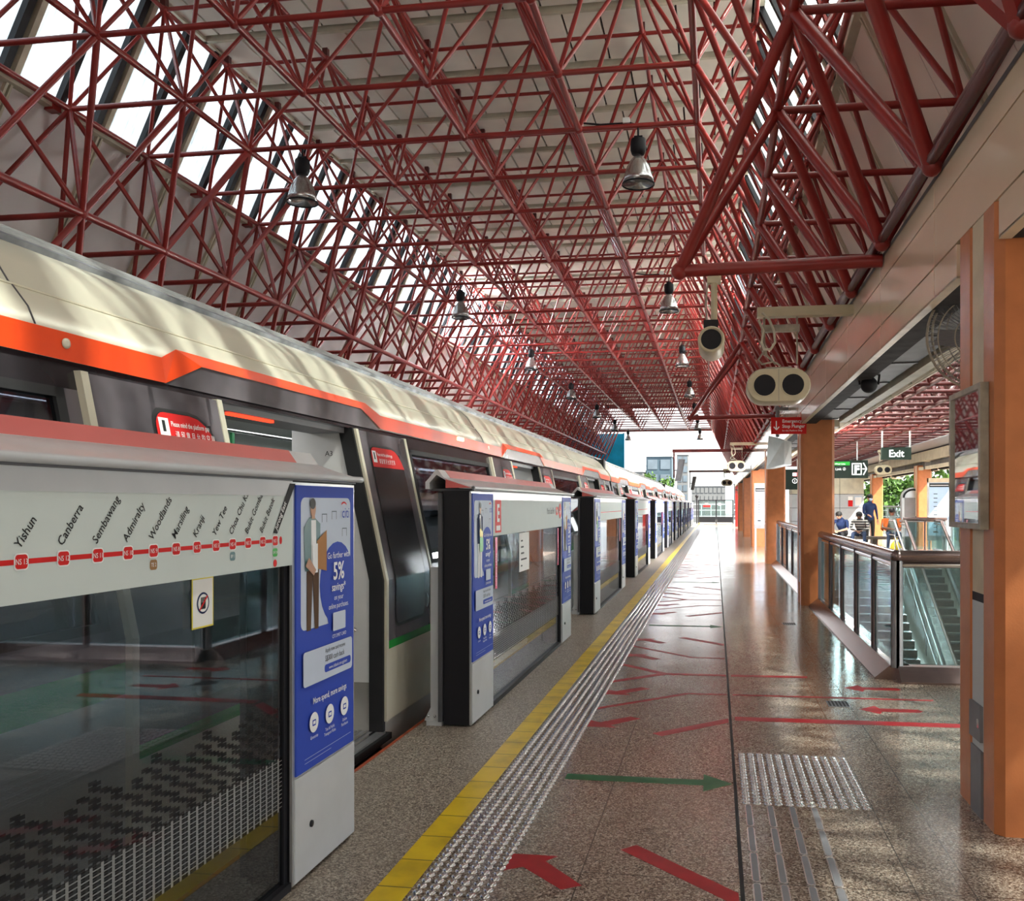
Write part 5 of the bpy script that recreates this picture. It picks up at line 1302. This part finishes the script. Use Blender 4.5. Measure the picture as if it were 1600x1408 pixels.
for x, y, z, dx, dz, l in ((-25, 300, 21.5, 2.2, -8, 'left distant crane with a short mast'), (-20.5, 300, 22.5, 5, -11, 'right distant crane with a long leaning jib')):
    t = thing('crane', (x, y, -8), l, 'crane', 'cranes on the skyline')
    MB().tube((x + (2.2 if dx < 3 else 5), y, -8), (x + (2.2 if dx < 3 else 5), y, z + dz), .25, 'mid_grey', 6).build('mast', t)
    MB().tube((x, y, z), (x + (2.2 if dx < 3 else 5), y, z + dz), .16, 'mid_grey', 6).build('jib', t)

t = thing('cyan_screen', (-7.4, 54.6, 0), 'bright cyan sheet closing the far left corner of the hall', 'screen')
MB().box(-9.2, -5.55, 54.75, 54.82, -1.4, 5.75, 'cyan_mesh').build('sheet', t)
for x in (-9.2, -7.4, -5.6): MB().box(x - .05, x + .05, 54.82, 54.92, -1.4, 5.8, 'mid_grey').build('post', t)
t = thing('red_post', (1.36, 57, 0), 'dark red steel post at the far end of the platform', 'post')
MB().box(1.22, 1.50, 56.8, 57.1, 0, 3.5, 'red_steel').build('shaft', t); MB().box(1.1, 1.62, 56.7, 57.2, 3.5, 3.56, 'red_steel').build('cap', t)
for y, l in ((29.1, 'red bracket in front of the sky, with a dark monitor on its end'), (47.3, 'farthest red bracket, small, with a monitor on its end')):
    t = thing('roof_bracket', (1.1, y, 3.1), l, 'bracket', 'red roof brackets over the platform')
    MB().box(-1.38, 1.17, y - .05, y + .05, 3.08, 3.18, 'dark_red_steel').build('arm', t)
    MB().tube((-1.33, y, 3.08), (-1.33, y, 2.25), .03, 'dark_red_steel', 8).build('drop', t)
    m_ = thing('monitor', (-1.2, y, 2.6), ('dark tilted monitor on the nearer of the two skyline brackets' if y < 40 else 'dark monitor on the farthest bracket'), 'screen')
    MB().add([(-1.30, y - .10, 2.15), (-1.16, y + .05, 2.15), (-1.02, y + .05, 2.86), (-1.18, y - .10, 2.86), (-1.30, y + .08, 2.15), (-1.12, y + .2, 2.15), (-.98, y + .2, 2.86), (-1.18, y + .08, 2.86)], [(0, 1, 2, 3), (4, 7, 6, 5), (0, 4, 5, 1), (3, 2, 6, 7), (0, 3, 7, 4), (1, 5, 6, 2)], 'dark_grey').build('case', m_)
    MB().tube((-1.33, y, 2.5), (-1.2, y, 2.5), .02, 'black', 8).build('mount', m_)
# end gate of the platform
t = thing('end_gate', (0, 66, 0), 'black framed glass gate closing the far end of the platform', 'gate')
b = MB()
for x in (-1.22, .05, 1.26): b.box(x - .045, x + .045, 65.95, 66.05, 0, 1.72, 'black')
b.box(-1.22, 1.26, 65.95, 66.05, 1.66, 1.72, 'black'); b.build('frame', t)
for x0, x1 in ((-1.17, 0), (.10, 1.21)):
    MB().box(x0, x1, 65.97, 66.03, .06, .48, 'black').build('lower_panel', t); MB().box(x0, x1, 65.99, 66.01, .50, 1.66, 'clear_glass').build('glass_panel', t)
b = MB(); A = Art(b, (-1.0, 65.985, .9), (1, 0, 0), UP); A.rect(.1, .65, .30, .42, 'sign_red'); A.rect(.2, .5, .45, .60, 'mid_grey'); b.build('notice', t)
b = MB(); A = Art(b, (.2, 65.985, .9), (1, 0, 0), UP); A.rect(.0, .2, .40, .60, 'light_grey'); b.build('notice', t)
t = thing('signal_post', (-1.32, 64.5, 0), 'thin black signal post beside the last platform screen door', 'post')
MB().tube((-1.32, 64.5, 0), (-1.32, 64.5, 1.95), .05, 'black', 8).build('pole', t); MB().ball((-1.32, 64.5, 1.98), .13, 'black', 12, 8).build('head', t)
t = thing('track_fence', (-3, 72, 0), 'pale railings and cabinets on the viaduct beyond the gate', 'fence')
for k in range(14): MB().box(-2 + .8 * k, -1.95 + .8 * k, 76, 76.05, -1, 1.4, 'light_grey').build('post', t)
for z in (.4, .9, 1.4): MB().box(-2, 9, 76, 76.04, z - .03, z + .03, 'light_grey').build('rail', t)
MB().box(-2.2, 9.5, 68.5, 140, -1.6, -1.0, 'concrete').build('deck', t)
for k in range(3): tt = MB().box(2.2 + 1.6 * k, 3.4 + 1.6 * k, 90, 91, -1, 2.2 + .3 * k, 'building_white').build('cabinet', t)
